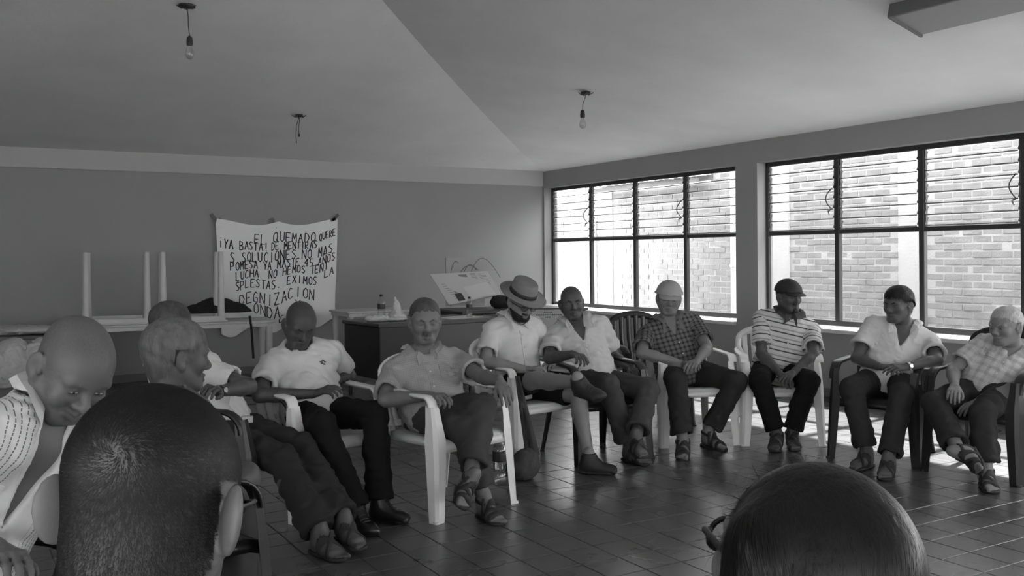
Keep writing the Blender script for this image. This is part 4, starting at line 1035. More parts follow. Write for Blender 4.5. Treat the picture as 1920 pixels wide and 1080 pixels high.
P6['_shell']('beard', .0045, lambda a, b, c: np.minimum(np.minimum(b-.0, -c-.058-.5*np.abs(a)*0+.35*(np.abs(a)-.03).clip(0)), np.where((np.abs(a) < .019) & (c > -.074) & (c < -.060), -.1, .02)), hair_dark, .001, v=.004)
P6['_shell']('moustache', .004, lambda a, b, c: np.minimum(np.minimum(.030-np.abs(a), b-.078), np.minimum(-.041-c, c+.058)), hair_dark, .001, v=.0035)
glasses(P6, black_frame)
def straw_hat(S, m, bandm):
    i = S['_']; toW = i['toW']; cz_ = .052; tl_ = -.06
    def pr(r, z, n=40):
        return [toW([(r*.90*math.cos(t), -.008+r*1.08*math.sin(t), cz_+z+tl_*(r*math.sin(t))+.10*(r*math.cos(t))**2*(r > .11))])[0] for t in np.arange(n)*2*math.pi/n]
    mb = MB().loft([pr(*a) for a in ((.088, -.006), (.165, -.006), (.168, .0), (.164, .004), (.094, .006), (.093, .05), (.087, .085), (.078, .094), (.04, .089), (.001, .088))])
    o = mb.build('straw_hat', m, i['root'], i['base'])
    MB().loft([pr(*a) for a in ((.094, .006), (.0975, .007), (.0965, .032), (.0935, .033))], cap=False).build('hat_band', bandm, o)
    return o
def fix_child(o): pass
_h = straw_hat(P6, mat('straw', .18, .8, noise=.15, nscale=60, bump=.5, bscale=150), mat('hat_ribbon', .02, .6))
for c in list(_h.children):  # band was built in world coordinates
    c.data.transform(Matrix.Translation(-Vector(P6['_']['base'])))
cord = P6['_']['toW']([(-.082, .0, .04), (-.084, .012, -.03), (-.070, .03, -.08), (-.03, .065, -.125), (0, .06, -.14)])
MB().tube(cord, .0025, 6).build('chin_cord', mat('cord_dark', .02, .7), P6['_']['root'], P6['_']['base'])

# --- bald person in the light open shirt
chair('black', .56, 6.52, 27, 'black plastic armchair under the bald man in the pale open shirt')
sh7 = cloth('shirt_pale_grey', .50)
P7 = person(dict(at=(.56, 6.52), psi=24, label='balding person in a pale open-necked shirt leaning back, right beside the hat wearer', skin=.115,
  neck=(1078, 605, .10), head=(1072, 568, .05), hrot=(4, 2, -3), chest=10, s=1.0, hs=1.0, sw=.185, fat=.02,
  eR=(1030, 672, 'n'), wR=(1075, 664, 'n'), hR=(1100, 672, 'n'), eL=(1150, 668, 'f'), wL=(1182, 690, 'n'), cR=.9,
  kR=(1140, 722, 'n'), aR=(1180, 838, 'z', .1), tR=(1218, 874, 'n'), kL=(1216, 730, 'n'), aL=(1192, 822, 'n'), tL=(1212, 840, 'n'),
  smat=sh7, pmat=pants_grey, pants='long', hem=.84, hemw=.09, V=.16, Vw=.42, sleeve=.74, flare=.08, hmat=hair_dark, feet='flip', shem=-.16,
  face=dict(scalp=.25, stubble=.12), dbg=1, seed=7))

# --- person with the pale cap and dark plaid shirt
chair('white', 1.30, 7.06, 9, 'white plastic armchair under the man in the plaid shirt and pale cap')
sh8 = cloth('shirt_dark_plaid', .16, attr='cloth', pattern=plaid(.034, .42, .22), noise=.04)
P8 = person(dict(at=(1.27, 7.06), psi=12, label='person in a pale cap and dark plaid shirt, one knee swung out', skin=.27,
  neck=(1253, 604, .04), head=(1254, 560, -.0), hrot=(-6, 6, 4), chest=6, s=1.04, hs=1.04, sw=.19, fat=.03,
  eR=(1203, 662, 'n'), wR=(1280, 682, 'n'), hR=(1312, 678, 'n'), eL=(1326, 652, 'n'), wL=(1308, 676, 'n'), hL=(1288, 690, 'n'), nR=(0, -.3, -1), nL=(0, -.3, -1), cR=.8, cL=.8,
  kR=(1268, 712, 'n'), aR=(1280, 828, 'z', .095), tR=(1278, 852, 'n'), kL=(1380, 716, 'n'), aL=(1328, 812, 'z', .1), tL=(1368, 836, 'n'),
  smat=sh8, pmat=pants_dark, pants='long', hem=.88, hemw=.075, V=.12, Vw=.35, sleeve=.72, flare=.082, hmat=hair_grey, feet='sandal', pocket=-1,
  hair=(.05, .0, -.05, .003), face=dict(stubble=.05, jaw=1.06), dbg=1, seed=8))
cap_(P8, mat('cap_pale', .30, .85, noise=.1, nscale=14, bump=.3, bscale=60), True, h=.014, low=.030)

# --- person with the striped polo
chair('white', 1.95, 7.05, -3, 'white plastic armchair under the man in the striped polo, in front of the wall pier')
def polo(M, x, y, z):
    zz = M('FRACT', M('DIVIDE', M('ADD', z, 3.013), .066)); a = M('LESS_THAN', zz, .14); b = M('MULTIPLY', M('GREATER_THAN', zz, .42), M('LESS_THAN', zz, .56))
    return M('SUBTRACT', M('SUBTRACT', 1.0, M('MULTIPLY', a, .88)), M('MULTIPLY', b, .45))
sh9 = cloth('polo_striped', .55, attr='cloth', pattern=polo, noise=.04)
P9 = person(dict(at=(1.97, 7.06), psi=-3, label='person in a dark baseball cap and striped polo, hands clasped between knees', skin=.12,
  neck=(1478, 594, .0), head=(1479, 556, -.06), hrot=(20, 4, 0), chest=-2, s=1.0, hs=1.0, sw=.195, fat=.02,
  eR=(1428, 664, 'n'), wR=(1462, 700, 'n'), hR=(1484, 722, 'n'), eL=(1526, 664, 'n'), wL=(1488, 698, 'n'), hL=(1466, 714, 'n'), nR=(0, -.6, -1), nL=(0, -.6, -1), cR=.6, cL=.8,
  kR=(1424, 712, 'n'), aR=(1456, 814, 'z', .1), tR=(1449, 842, 'n'), kL=(1516, 714, 'n'), aL=(1485, 812, 'z', .1), tL=(1494, 840, 'n'),
  smat=sh9, pmat=pants_black, pants='long', hem=.9, hemw=.066, sleeve=.72, flare=.078, hmat=hair_dark, feet='sandal', nbut=2,
  hair=(.05, .0, -.05, .003), face=dict(open=0, stubble=.15), dbg=1, seed=9))
cap_(P9, mat('cap_dark', .02, .75, noise=.2, nscale=14), True, h=.013, low=.034)
P9['_shell']('goatee', .005, lambda a, b, c: np.minimum(np.minimum(.024-np.abs(a), b-.05), np.minimum(-.079-c, 1)), hair_dark, .001, v=.0035)
P9['_shell']('moustache', .004, lambda a, b, c: np.minimum(np.minimum(.028-np.abs(a), b-.078), np.minimum(-.041-c, c+.058)), hair_dark, .001, v=.0035)

# --- person with dark full hair looking left
chair('black', 2.52, 6.44, -36, 'black plastic armchair under the dark-haired man in the white shirt')
sh10 = cloth('shirt_white_plain', .58)
P10 = person(dict(at=(2.55, 6.44), psi=-22, label='person with thick dark hair in a white open shirt, hands folded, looking left', skin=.13,
  neck=(1694, 612, .05), head=(1684, 572, -.02), hrot=(-56, 4, 0), chest=-18, s=1.0, hs=1.04, sw=.20, fat=.03,
  eR=(1606, 672, 'n'), wR=(1650, 688, 'n'), hR=(1690, 690, 'n'), eL=(1756, 676, 'n'), wL=(1700, 688, 'n'), hL=(1655, 690, 'n'), nR=(0, -.5, -1), nL=(0, -.5, -1), cR=.5, cL=.5,
  kR=(1597, 728, 'n'), aR=(1625, 848, 'z', .1), tR=(1590, 862, 'n'), kL=(1690, 740, 'n'), aL=(1666, 862, 'z', .1), tL=(1655, 884, 'n'),
  smat=sh10, pmat=pants_dark, pants='long', hem=.92, hemw=.075, V=.17, Vw=.38, sleeve=.66, flare=.085, hmat=hair_dark, feet='flip', pocket=1, shem=-.09,
  hair=(.050, -.004, -.07, .011), hnz=.002, face=dict(look=-.6), dbg=1, seed=10))

# --- grey-haired thin person at the right edge
chair('black', 2.98, 5.94, -50, 'black plastic armchair at the right edge under the grey-haired man')
sh11 = cloth('shirt_light_plaid', .50, attr='cloth', pattern=plaid(.052, .4, .68), noise=.06)
P11 = person(dict(at=(2.98, 5.94), psi=-42, label='thin grey-haired person in a light plaid shirt with one leg crossed, at the right edge', skin=.28,
  neck=(1903, 656, .04), head=(1886, 612, -.04), hrot=(-66, 6, 0), chest=-38, s=1.0, hs=1.03, sw=.18,
  eR=(1786, 694, 'n'), wR=(1790, 722, 'n'), hR=(1786, 748, 'n'), eL=(1925, 720, 'n'), wL=(1835, 752, 'n'), hL=(1798, 772, 'n'), nR=(0, .2, -1), nL=(0, -.2, -1), cR=.6, cL=.4,
  kR=(1752, 756, 'n'), aR=(1798, 848, 'n'), tR=(1814, 888, 'n'), flatR=False, uR=(0, .9, .4), kL=(1842, 776, 'n'), aL=(1848, 882, 'z', .1), tL=(1868, 908, 'n'),
  smat=sh11, pmat=pants_dark, pants='long', hem=.84, hemw=.085, V=.11, Vw=.35, sleeve=.72, flare=.08, hmat=hair_white, feet='sandal', pocket=1,
  hair=(.060, .004, -.06, .005), face=dict(open=1, look=-.5), dbg=1, seed=11))

# --- left group
chair('black', -1.46, 4.85, 78, 'black plastic armchair at the left under the man with dark trousers stretched out')
P3 = person(dict(at=(-1.46, 4.85), psi=72, label='dark-haired person in a white shirt, dark trousers stretched out, behind the grey head', skin=.11,
  neck=(308, 672, .10), head=(322, 612, .12), hrot=(80, 4, 0), chest=60, s=1.02, hs=1.06, sw=.19, fat=.02,
  shR=(372, 694, 0), eR=(467, 724, 'n'), wR=(410, 734, 'n'), hR=(385, 720, 'n'), eL=(430, 740, 'f'), wL=(400, 748, 'n'), nR=(0, -.3, -1), cR=.9,
  kR=(528, 862, 'n'), aR=(600, 1000, 'z', .1), tR=(655, 1020, 'n'), kL=(566, 842, 'n'), aL=(645, 978, 'z', .13), tL=(688, 992, 'n'), uL=(0, -.2, 1),
  smat=sh10, pmat=pants_dark, pants='long', hem=.95, hemw=.085, sleeve=.7, flare=.08, hmat=hair_salt, feet='flip', hair=(.052, -.005, -.07, .007), dbg=1, seed=13))
chair('black', -1.22, 3.22, 142, 'black plastic armchair hidden behind the cropped head, under the grey-haired man')
sh2 = cloth('shirt_grey_weave', .16, attr='cloth', pattern=plaid(.016, .4, .7))
P2 = person(dict(at=(-1.22, 3.22), psi=142, label='grey-haired person seen from behind, head turned right, just beyond the cropped dark head', skin=.12,
  neck=(330, 760, .02), head=(332, 668, .06), hrot=(126, 6, 0), chest=135, s=1.0, hs=1.06, sw=.19, fat=.02,
  eR=('l', .24, .0, .68), wR=('l', .06, .18, .62), eL=('l', -.26, .0, .68), wL=('l', -.06, .2, .62), hR=('l', -1, .3, 0), hL=('l', 1, .3, 0),
  kR=('l', -.02, .38, .56), aR=('l', .02, .30, .1), kL=('l', -.16, .38, .52), aL=('l', -.1, .45, .1), tR=('l', 0, .2, 0), tL=('l', 0, .2, 0),
  smat=sh2, pmat=pants_grey, pants='long', hmat=hair_grey, feet='shoe', hair=(.052, -.01, -.075, .008, 9), hnz=.002, dbg=1, seed=14, vh=.0036))
chair('black', -1.40, 2.28, 74, 'black plastic armchair at the lower left corner under the smiling man')
sh1 = cloth('guayabera_white', .62, attr='cloth', pattern=pleats)
P1 = person(dict(at=(-1.45, 2.25), psi=72, label='smiling bald person in a white pleated open shirt leaning forward at the left edge', skin=.17,
  neck=(84, 772, .04), head=(136, 690, .02), hrot=(50, 38, 12), chest=58, s=1.02, hs=1.04, sw=.19, fat=.02,
  shR=(-30, 810, 0), eR=('l', .30, .10, .70), wR=(-5, 1030, 'n'), hR=(40, 1062, 'n'), eL=('l', -.33, .2, .70), wL=('l', -.26, .4, .66), nR=(0, -.2, -1), cR=.7,
  kR=('l', .14, .4, .5), aR=('l', .14, .45, .1), kL=('l', -.16, .4, .5), aL=('l', -.12, .4, .1), tR=('l', 0, .2, 0), tL=('l', 0, .2, 0),
  smat=sh1, pmat=pants_grey, pants='long', V=.26, Vw=.2, sleeve=.7, flare=.09, hmat=hair_grey, feet='shoe', pocket=1, sinf=.018, shem=-.1,
  face=dict(smile=.016, cheek=.005, scalp=.10, open=1, look=.4, nose=1.05, lid=.0, brow=.0035), dbg=1, seed=15, vh=.0033, v=.007, nbut=6))

hairy(P5, 3000, .020, lift=.5, comb=lambda p: np.stack([-.6-0*p[:, 0], -.8+0*p[:, 0], .5+0*p[:, 0]], 1)); hairy(P6, 1500, .025); hairy(P10, 4500, .034, lift=.4, comb=lambda p: np.stack([.5+0*p[:, 0], -.5+0*p[:, 0], -.6-p[:, 2]*0], 1))
hairy(P11, 2600, .016, lift=.6); hairy(P3, 2600, .022, lift=.5); hairy(P2, 5000, .020)
strands(P1, 2500, .008, .0004, comb_from(0, -.03, .15), lambda a, b, c: np.where(b < .01, c+.05-.9*(b+.0).clip(-.1, .0)*0-.0, -1)*np.where(c < .085, 1, -1)*np.where(np.abs(a) < .079, 1, -1), hair_grey, .2, 2, 3)
for S_ in (P4, P7): strands(S_, 900, .003, .0005, comb_from(0, -.03, .15), lambda a, b, c: np.where((b < .0) & (c > -.05) & (c < .07) & (np.abs(a) < .078), 1, -1), hair_dark, .2, 1, 3)

# ================================================================== FOREGROUND HEADS
black_top = cloth('top_black', .02)
chair('black', -.38, .84, 178, 'black plastic armchair closest to the camera at the left, below the frame')
F1 = person(dict(at=(-.38, .84), psi=176, label='cropped black-haired person with glasses seen from behind, closest at the left', skin=.22,
  neck=('l', 0, -.02, .96), head=(286, 948, .17), hrot=(174, 13, -2), chest=176, s=1.0, hs=1.04, sw=.2,
  eR=('l', .27, .05, .68), wR=('l', .2, .28, .66), eL=('l', -.27, .05, .68), wL=('l', -.2, .28, .66),
  kR=('l', .14, .40, .48), aR=('l', .14, .42, .1), kL=('l', -.14, .40, .48), aL=('l', -.14, .42, .1), tR=('l', 0, .2, 0), tL=('l', 0, .2, 0),
  smat=black_top, pmat=pants_dark, pants='long', hmat=hair_dark, feet='shoe', collar=False, vh=.0034, fv=.009, v=.012, face=dict(open=1, ear=.009, nw=1.05), seed=21, dbg=1))
def m1(a, b, c):
    line = np.interp(b, [-.12, -.05, -.02, .0, .02, .04, .06, .075, .12], [-.095, -.085, -.055, -.02, -.01, .02, .05, .062, .08]); r = c-line
    return np.where((np.abs(a) > .0745) & (c < .028) & (c > -.05) & (b > -.04), -1, r)
wh = np.array([.012, -.106, .050])
def comb1(p):
    d = p-wh; r = np.linalg.norm(d, axis=1)[:, None]; d = d/np.maximum(r, 1e-4); sw_ = np.cross(d, np.array([0, -.7, .7])); return d+sw_*np.exp(-r*22)*1.3
crop_m = mat('hair_cropped', .012, .55, spec=.3, noise=.5, nscale=80)
def len1(p): return np.interp(p[:, 2]+.35*p[:, 1], [-.12, -.03, .04, .09], [.0035, .005, .0085, .016])*(1-.45*np.exp(-((np.linalg.norm(p-wh, axis=1)/.016)**2)))
strands(F1, 52000, len1, .00028, comb1, lambda a, b, c: m1(a, b, c), crop_m, .5, 2, 5, .30, name='cropped_hair')
glasses(F1, black_frame)
# scalp tone below the cropped hair
me_ = [o for o in F1['_']['root'].children if o.name.startswith('body')][0].data; hv_ = F1['_']['hv']; tn = np.empty(len(me_.vertices), np.float32); me_.attributes['tone'].data.foreach_get('value', tn)
k_ = 1/(1+np.exp(-m1(hv_[:, 0], hv_[:, 1], hv_[:, 2])*160)); bare = np.exp(-((np.linalg.norm(hv_-wh, axis=1)/.020)**2))
tn[:len(hv_)] *= 1-k_*(.74-.45*bare); me_.attributes['tone'].data.foreach_set('value', tn)

chair('black', .40, .78, 206, 'black plastic armchair closest to the camera at the right, below the frame')
F2 = person(dict(at=(.38, .84), psi=206, label='person with long dark hair and black glasses seen from behind, lower right', skin=.2,
  neck=('l', 0, -.02, .90), head=(1502, 1080, .20), hrot=(199, -6, -16), chest=206, s=.92, hs=1.0, sw=.175,
  eR=('l', .25, .05, .64), wR=('l', .18, .26, .62), eL=('l', -.25, .05, .64), wL=('l', -.18, .26, .62),
  kR=('l', .12, .38, .47), aR=('l', .12, .40, .1), kL=('l', -.12, .38, .47), aL=('l', -.12, .40, .1), tR=('l', 0, .2, 0), tL=('l', 0, .2, 0),
  smat=black_top, pmat=pants_grey, pants='long', hmat=hair_dark, feet='shoe', collar=False, vh=.0042, fv=.009, v=.012, face=dict(open=1), seed=22, dbg=1))
i2 = F2['_']
hl = mat('hair_long', .003, .5, noise=.3, nscale=50, bump=.35, bscale=70, stretch=(1, 1, .12), spec=.3)
lf = Fd(); I3 = np.eye(3)
lf.add([el((0, -.022, .032), I3, (.089, .110, .094)), el((0, -.07, -.05), I3, (.082, .060, .11)), rc((0, -.085, -.08), (0, -.085, -.24), .055, .035), rc((.086, -.02, .03), (.078, -.03, -.10), .022, .018), rc((-.086, -.02, .03), (-.078, -.03, -.10), .022, .018)], .05, 0)
lf.sub([el((0, .105, -.05), I3, (.070, .088, .098))], 0, .02)
v2, q2 = lf.mesh(.0034); rawmesh('long_hair', i2['toW'](v2), q2, hl, i2['root'], True, i2['base'])
sv = dict(F2['_']); S2 = dict(F2); S2['_'] = dict(i2, hv=v2, hq=q2, hf=lf)
strands(S2, 9000, .075, .00055, lambda p: np.stack([-.25*p[:, 0]/.09, -.55-p[:, 1]*2, -.9+0*p[:, 0]], 1)*np.where(p[:, 2:] > .09, [[1, 1.8, .4]], [[1, 1, 1]]), lambda a, b, c: 1+0*a, mat('hair_long_strand', .005, .4, spec=.35), .03, 6, 8, .06, name='long_strands', R=.098)
strands(S2, 260, .05, .0003, lambda p: np.stack([0*p[:, 0], .3+0*p[:, 0], -.8+0*p[:, 0]], 1), lambda a, b, c: np.where((b > .02), 1, -1), MATS['hair_long_strand'], 1.0, 5, 9, .5, name='loose_strands', R=.3)
glasses(F2, black_frame, fr=.0036)
# ================================================================== THINGS AT THE BACK
def quadxf(o, x, y, z):  # frame to 4x4
    return Matrix(((x[0], y[0], z[0], o[0]), (x[1], y[1], z[1], o[1]), (x[2], y[2], z[2], o[2]), (0, 0, 0, 1)))
def place(o, p, ang): o.location = p; o.rotation_euler = (0, 0, ang)
def angc(deg): return math.radians(deg)-TH    # direction angle in camera frame -> world
# --- banner
bn_c = Wy(516, 515, YB); ban = empty('banner', (bn_c[0], YB-.02, bn_c[2]), 'white cloth banner with handwritten black capitals taped to the back wall', 'banner')
tl_, tr_ = Wy(402, 410, YB), Wy(630, 410, YB); blc, brc = Wy(412, 622, YB), Wy(626, 600, YB); bmid = Wy(455, 628, YB)
sheet_m = mat('sheet', .78, .9, noise=.05, nscale=5, bump=.15, bscale=30)
def bpos(u, v):   # u right 0..1, v down 0..1
    top = tl_*(1-u)+tr_*u; sag = .07*(1-abs(2*u-1)**1.5)*abs(math.sin(2*math.pi*u)) * (1-v)
    bot = Wy(413+213*u, 626-24*u+8*math.sin(u*17), YB); x = top*(1-v)+bot*v; z = x[2]-sag-.035*math.sin(math.pi*u)*(1-v)
    d = .012+.012*math.sin(u*9+v*3)*v+.010*math.sin(u*31+v*7)*(.3+v)+.016*math.sin((u-v*.6)*22)*v*v+.010*math.sin(v*14+u*5)*(1-abs(2*u-1)) 
    d += .02*math.exp(-((u-.12-v*.1)/.03)**2)*v
    return np.array([x[0], YB-.030-max(0, d+.012), z])
n_, m_n = 60, 56
mb = MB(); vs = [bpos(i/n_, j/m_n) for j in range(m_n+1) for i in range(n_+1)]; vb = [p+np.array([0, .003, 0]) for p in vs]; N_ = len(vs)
fs = [(j*(n_+1)+i, (j+1)*(n_+1)+i, (j+1)*(n_+1)+i+1, j*(n_+1)+i+1) for j in range(m_n) for i in range(n_)]
mb.add(vs+vb, fs+[tuple(N_+q for q in f[::-1]) for f in fs], True); o0 = ban.location[:]
mb.build('cloth', sheet_m, ban, o0)
G = {'A': [[(0, 0), (.5, 1), (1, 0)], [(.2, .4), (.8, .4)]], 'B': [[(0, 0), (0, 1), (.7, .9), (.75, .6), (0, .52), (.9, .4), (.85, .05), (0, 0)]], 'C': [[(.9, .85), (.5, 1), (.05, .6), (.1, .15), (.5, 0), (.95, .15)]], 'D': [[(0, 0), (0, 1), (.6, .9), (.95, .5), (.6, .08), (0, 0)]], 'E': [[(.9, 1), (0, 1), (0, 0), (.95, 0)], [(0, .5), (.7, .52)]], 'G': [[(.9, .85), (.5, 1), (.05, .6), (.1, .1), (.8, .0), (.9, .45), (.5, .45)]], 'H': [[(0, 0), (0, 1)], [(1, 0), (1, 1)], [(0, .5), (1, .5)]], 'I': [[(.5, 0), (.5, 1)]], 'L': [[(0, 1), (0, 0), (.85, 0)]], 'M': [[(0, 0), (.1, 1), (.5, .35), (.9, 1), (1, 0)]], 'N': [[(0, 0), (0, 1), (.95, 0), (.95, 1)]], 'O': [[(.5, 1), (.05, .7), (.08, .2), (.5, 0), (.95, .25), (.9, .8), (.5, 1)]], 'P': [[(0, 0), (0, 1), (.85, .9), (.8, .5), (0, .45)]], 'Q': [[(.5, 1), (.05, .7), (.08, .2), (.5, 0), (.95, .25), (.9, .8), (.5, 1)], [(.6, .3), (1, -.1)]], 'R': [[(0, 0), (0, 1), (.8, .9), (.75, .55), (0, .48), (.9, 0)]], 'S': [[(.9, .9), (.4, 1), (.05, .75), (.5, .52), (.9, .3), (.6, 0), (.05, .1)]], 'T': [[(0, 1), (1, 1)], [(.5, 1), (.5, 0)]], 'U': [[(0, 1), (.05, .2), (.5, 0), (.9, .2), (.95, 1)]], 'X': [[(0, 0), (.95, 1)], [(0, 1), (.95, 0)]], 'Y': [[(0, 1), (.45, .5), (.95, 1)], [(.45, .5), (.4, 0)]], 'Z': [[(0, 1), (.9, 1), (.05, 0), (.95, 0)]], 'V': [[(0, 1), (.45, 0), (.95, 1)]], '.': [[(.3, 0), (.4, .06)]], '!': [[(.5, 1), (.5, .3)], [(.5, .08), (.52, 0)]], '4': [[(.7, 0), (.7, 1), (0, .4), (.95, .4)]], '5': [[(.9, 1), (.1, 1), (.08, .55), (.8, .5), (.8, .1), (.05, 0)]], 'i': [[(.5, .7), (.5, 0)], [(.5, .95), (.5, 1)]], '~': [[(.1, 1.2), (.4, 1.3), (.6, 1.15), (.9, 1.3)]]}
tx = MB(); rnd = random.Random(5)
def word(s, u0, u1, v, hgt, sl=0.0):
    hgt *= 1.22
    n = len(s); cw_ = (u1-u0)/n
    for k, ch in enumerate(s):
        if ch == ' ': continue
        gl = G['N']+G['~'] if ch == 'ñ' else G[ch]
        for st in gl:
            pts = []
            for (a, b), (c, d) in zip(st[:-1], st[1:]):
                for t in np.linspace(0, 1, 3)[:-1]: pts.append((a+(c-a)*t, b+(d-b)*t))
            pts.append(st[-1]); jx, jy = rnd.uniform(-.06, .06), rnd.uniform(-.08, .08); P = []
            for a, b in pts:
                u = u0+cw_*(k+.08+.72*a+jx+.06*(b-.5)); vv = v-hgt*(b-.5)*1.0+jy*hgt*.5+sl*(u-.5); P.append(np.array((u, vv)))
            for p, q in zip(P[:-1], P[1:]):
                d = q-p; L = np.linalg.norm(d)+1e-6; nn = np.array((-d[1], d[0]))/L*.0042; p2, q2 = p-d/L*.001, q+d/L*.001
                c4 = [bpos(*(p2+nn)), bpos(*(q2+nn)), bpos(*(q2-nn)), bpos(*(p2-nn))]; c4 = [c+np.array([0, -.003, 0]) for c in c4]
                tx.add(c4, [(0, 1, 2, 3)])
for a in (('EL QUEMADO', .30, .82, .135, .075, 0), ('iYA BASTA!', .015, .42, .215, .065, .03), ('DE MENTIRAS', .44, .83, .215, .058, -.03), ('QUERE', .84, .99, .175, .055, -.08),
          ('S SOLUCIONES.NO MAS', .10, .97, .305, .075, -.04), ('POMESA YA MASTE 45 AñOS', .10, .99, .385, .062, -.02), ('LUCHA  NO HEMOS TENI', .14, .93, .465, .062, -.06), ('SPLESTAS. EXIMOS', .13, .84, .565, .065, -.03), ('LA', .89, .98, .515, .06, 0),
          ('DEGNIZACION', .16, .82, .70, .085, -.05), ('ONDA  Y', .28, .70, .82, .085, 0), ('E CO', .38, .62, .90, .055, 0)): word(*a)
MB_ = tx.build('lettering', mat('marker_ink', .012, .8), ban, o0); MB_['label'] = 'black handwritten lettering'
tape = mat('brown_tape', .10, .5, noise=.2, nscale=30)
for px, py, ang, L_ in ((399, 408, .9, .10), (407, 414, -.5, .08), (511, 419, 1.25, .13), (626, 408, -.75, .11), (622, 412, -.3, .07)):
    p = Wy(px, py, YB); Mx = Matrix.Translation((p[0]-o0[0], YB-.052-o0[1], p[2]-o0[2])) @ Matrix.Rotation(ang, 4, 'Y'); MB().box((-L_/2, -.003, -.018), (L_/2, .004, .018), M=Mx, bev=.001).build('tape', tape, ban)

# --- white plastic tables, two standing and two upside down on top
tab_m = mat('table_plastic', .5, .5, noise=.05, nscale=4)
def table(name, w, d, h, label):
    r = empty(name, (0, 0, 0), label, 'table', 'white plastic tables stacked by the back wall')
    MB().box((-w/2, -d/2, h-.022), (w/2, d/2, h), bev=.006).build('tabletop', tab_m, r)
    MB().box((-w/2+.02, -d/2+.02, h-.06), (w/2-.02, -d/2+.03, h-.022)).box((-w/2+.02, d/2-.03, h-.06), (w/2-.02, d/2-.02, h-.022)).box((-w/2+.02, -d/2+.02, h-.06), (-w/2+.03, d/2-.02, h-.022)).box((w/2-.03, -d/2+.02, h-.06), (w/2-.02, d/2-.02, h-.022)).build('apron', tab_m, r)
    for sx in (1, -1):
        for sy in (1, -1): MB().lathe([(.024, 0), (.026, .01), (.036, h-.06), (.038, h-.022)], 14, (sx*(w/2-.06), sy*(d/2-.06), 0)).build('leg', tab_m, r)
    return r
A_ = angc(22); p1 = Wz(150, 613, .72); ex = np.array([math.cos(A_), math.sin(A_), 0]); ey = np.array([-math.sin(A_), math.cos(A_), 0])
for k, (w_, x0, xc, lab, lab2) in enumerate(((.76, 0, .33, 'left standing white plastic table near the back wall', 'upside-down white plastic table on the left standing table, legs in the air'), (1.08, .78, 1.04, 'right standing white plastic table holding the black jacket', 'upside-down white plastic table on the right standing table, legs in front of the banner'))):
    c = p1+ex*(x0+w_/2)+ey*.36; t1 = table('plastic_table', w_, .70, .72, lab); place(t1, (c[0], c[1], 0), A_)
    c = p1+ex*xc+ey*.36; t2 = table('plastic_table', .68, .66, .72, lab2); t2.location = (c[0], c[1], 1.442); t2.rotation_euler = (math.pi, 0, A_)
# black jacket heaped on the right table
p = Wz(412, 598, .72); jb = C2W(1, 0, 0)
jf = Fd(); I3 = np.eye(3)
for a, b, c_, r in ((-.22, .0, .05, (.17, .13, .11)), (-.02, .02, .07, (.22, .14, .16)), (.17, .0, .05, (.17, .13, .12)), (.27, -.02, .02, (.10, .09, .05))): jf.add([el(p+ex*a+ey*(b+.13)+np.array([0, 0, c_]), np.array([ex, ey, [0, 0, 1.]]), r)], 0, .05)
jf.disp(wrinkle(.010, 1.2, 8)); zt_ = .782
jf.cut(lambda P: (zt_-P[:, 2]).astype(np.float32)); v2, q2 = jf.mesh(.010)
jk = empty('jacket', (p[0], p[1], zt_), 'black jacket heaped on the upturned white table beside the banner', 'jacket'); rawmesh('jacket_body', v2, q2, mat('jacket_black', .008, .9, bump=.3, bscale=40), jk, True, jk.location)
jk.location.z = zt_-.0
for o in jk.children: pass
pe_ = Wz(468, 600, .76); MB().tube([(pe_[0], pe_[1], .80), (pe_[0]+.01, pe_[1]-.02, .7), (pe_[0]+.02, pe_[1]-.02, .55), (pe_[0]+.03, pe_[1]-.02, .38)], .012, 6).build('strap', MATS['jacket_black'], jk, jk.location)

# --- left heap: folding table with cloth bundle and plastic bags
bagm = mat('plastic_bag', .42, .35, noise=.25, nscale=9, bump=.3, bscale=25)
pt = Wz(20, 628, .70); tb = empty('side_table', (pt[0], pt[1], 0), 'low grey table at the far left edge carrying a folded white cloth', 'table')
A2 = angc(15); e1 = np.array([math.cos(A2), math.sin(A2), 0]); e2 = np.array([-math.sin(A2), math.cos(A2), 0]); tb.rotation_euler = (0, 0, A2)
MB().box((-.7, -.1, .66), (.42, .55, .69), bev=.006).build('tabletop', mat('table_grey', .12, .6), tb)
for sx in (-.65, .37):
    for sy in (-.05, .5): MB().box((sx-.02, sy-.02, 0), (sx+.02, sy+.02, .66), bev=.004).build('leg', MATS['table_grey'], tb)
def blob(name, label, cat, c, rads, m, amp, seed, floor=None, v=.008, axes=None, disp2=None, group=None):
    f = Fd(); ax = np.array([e1, e2, [0, 0, 1.]]) if axes is None else axes
    for off, r in rads: f.add([el(np.array(c)+off[0]*ax[0]+off[1]*ax[1]+off[2]*ax[2], ax, r)], 0, .04)
    f.disp(wrinkle(amp, .8, seed)); f.disp(wrinkle(amp*.8, .38, seed+9))
    if floor is not None: f.cut(lambda P: (floor-P[:, 2]).astype(np.float32))
    v2, q2 = f.mesh(v); o = rawmesh(name, v2, q2, m, None, True, c); o.location = c; tag(o, label, cat, group); return o
blob('folded_cloth', 'folded white cloth lying on the table at the far left edge', 'cloth', (pt[0], pt[1], .70), [((-.25, .15, .03), (.4, .2, .05)), ((.12, .12, .035), (.28, .2, .045))], mat('cloth_cream', .42, .9, noise=.1, nscale=6, bump=.3, bscale=20), .012, 3, .692)
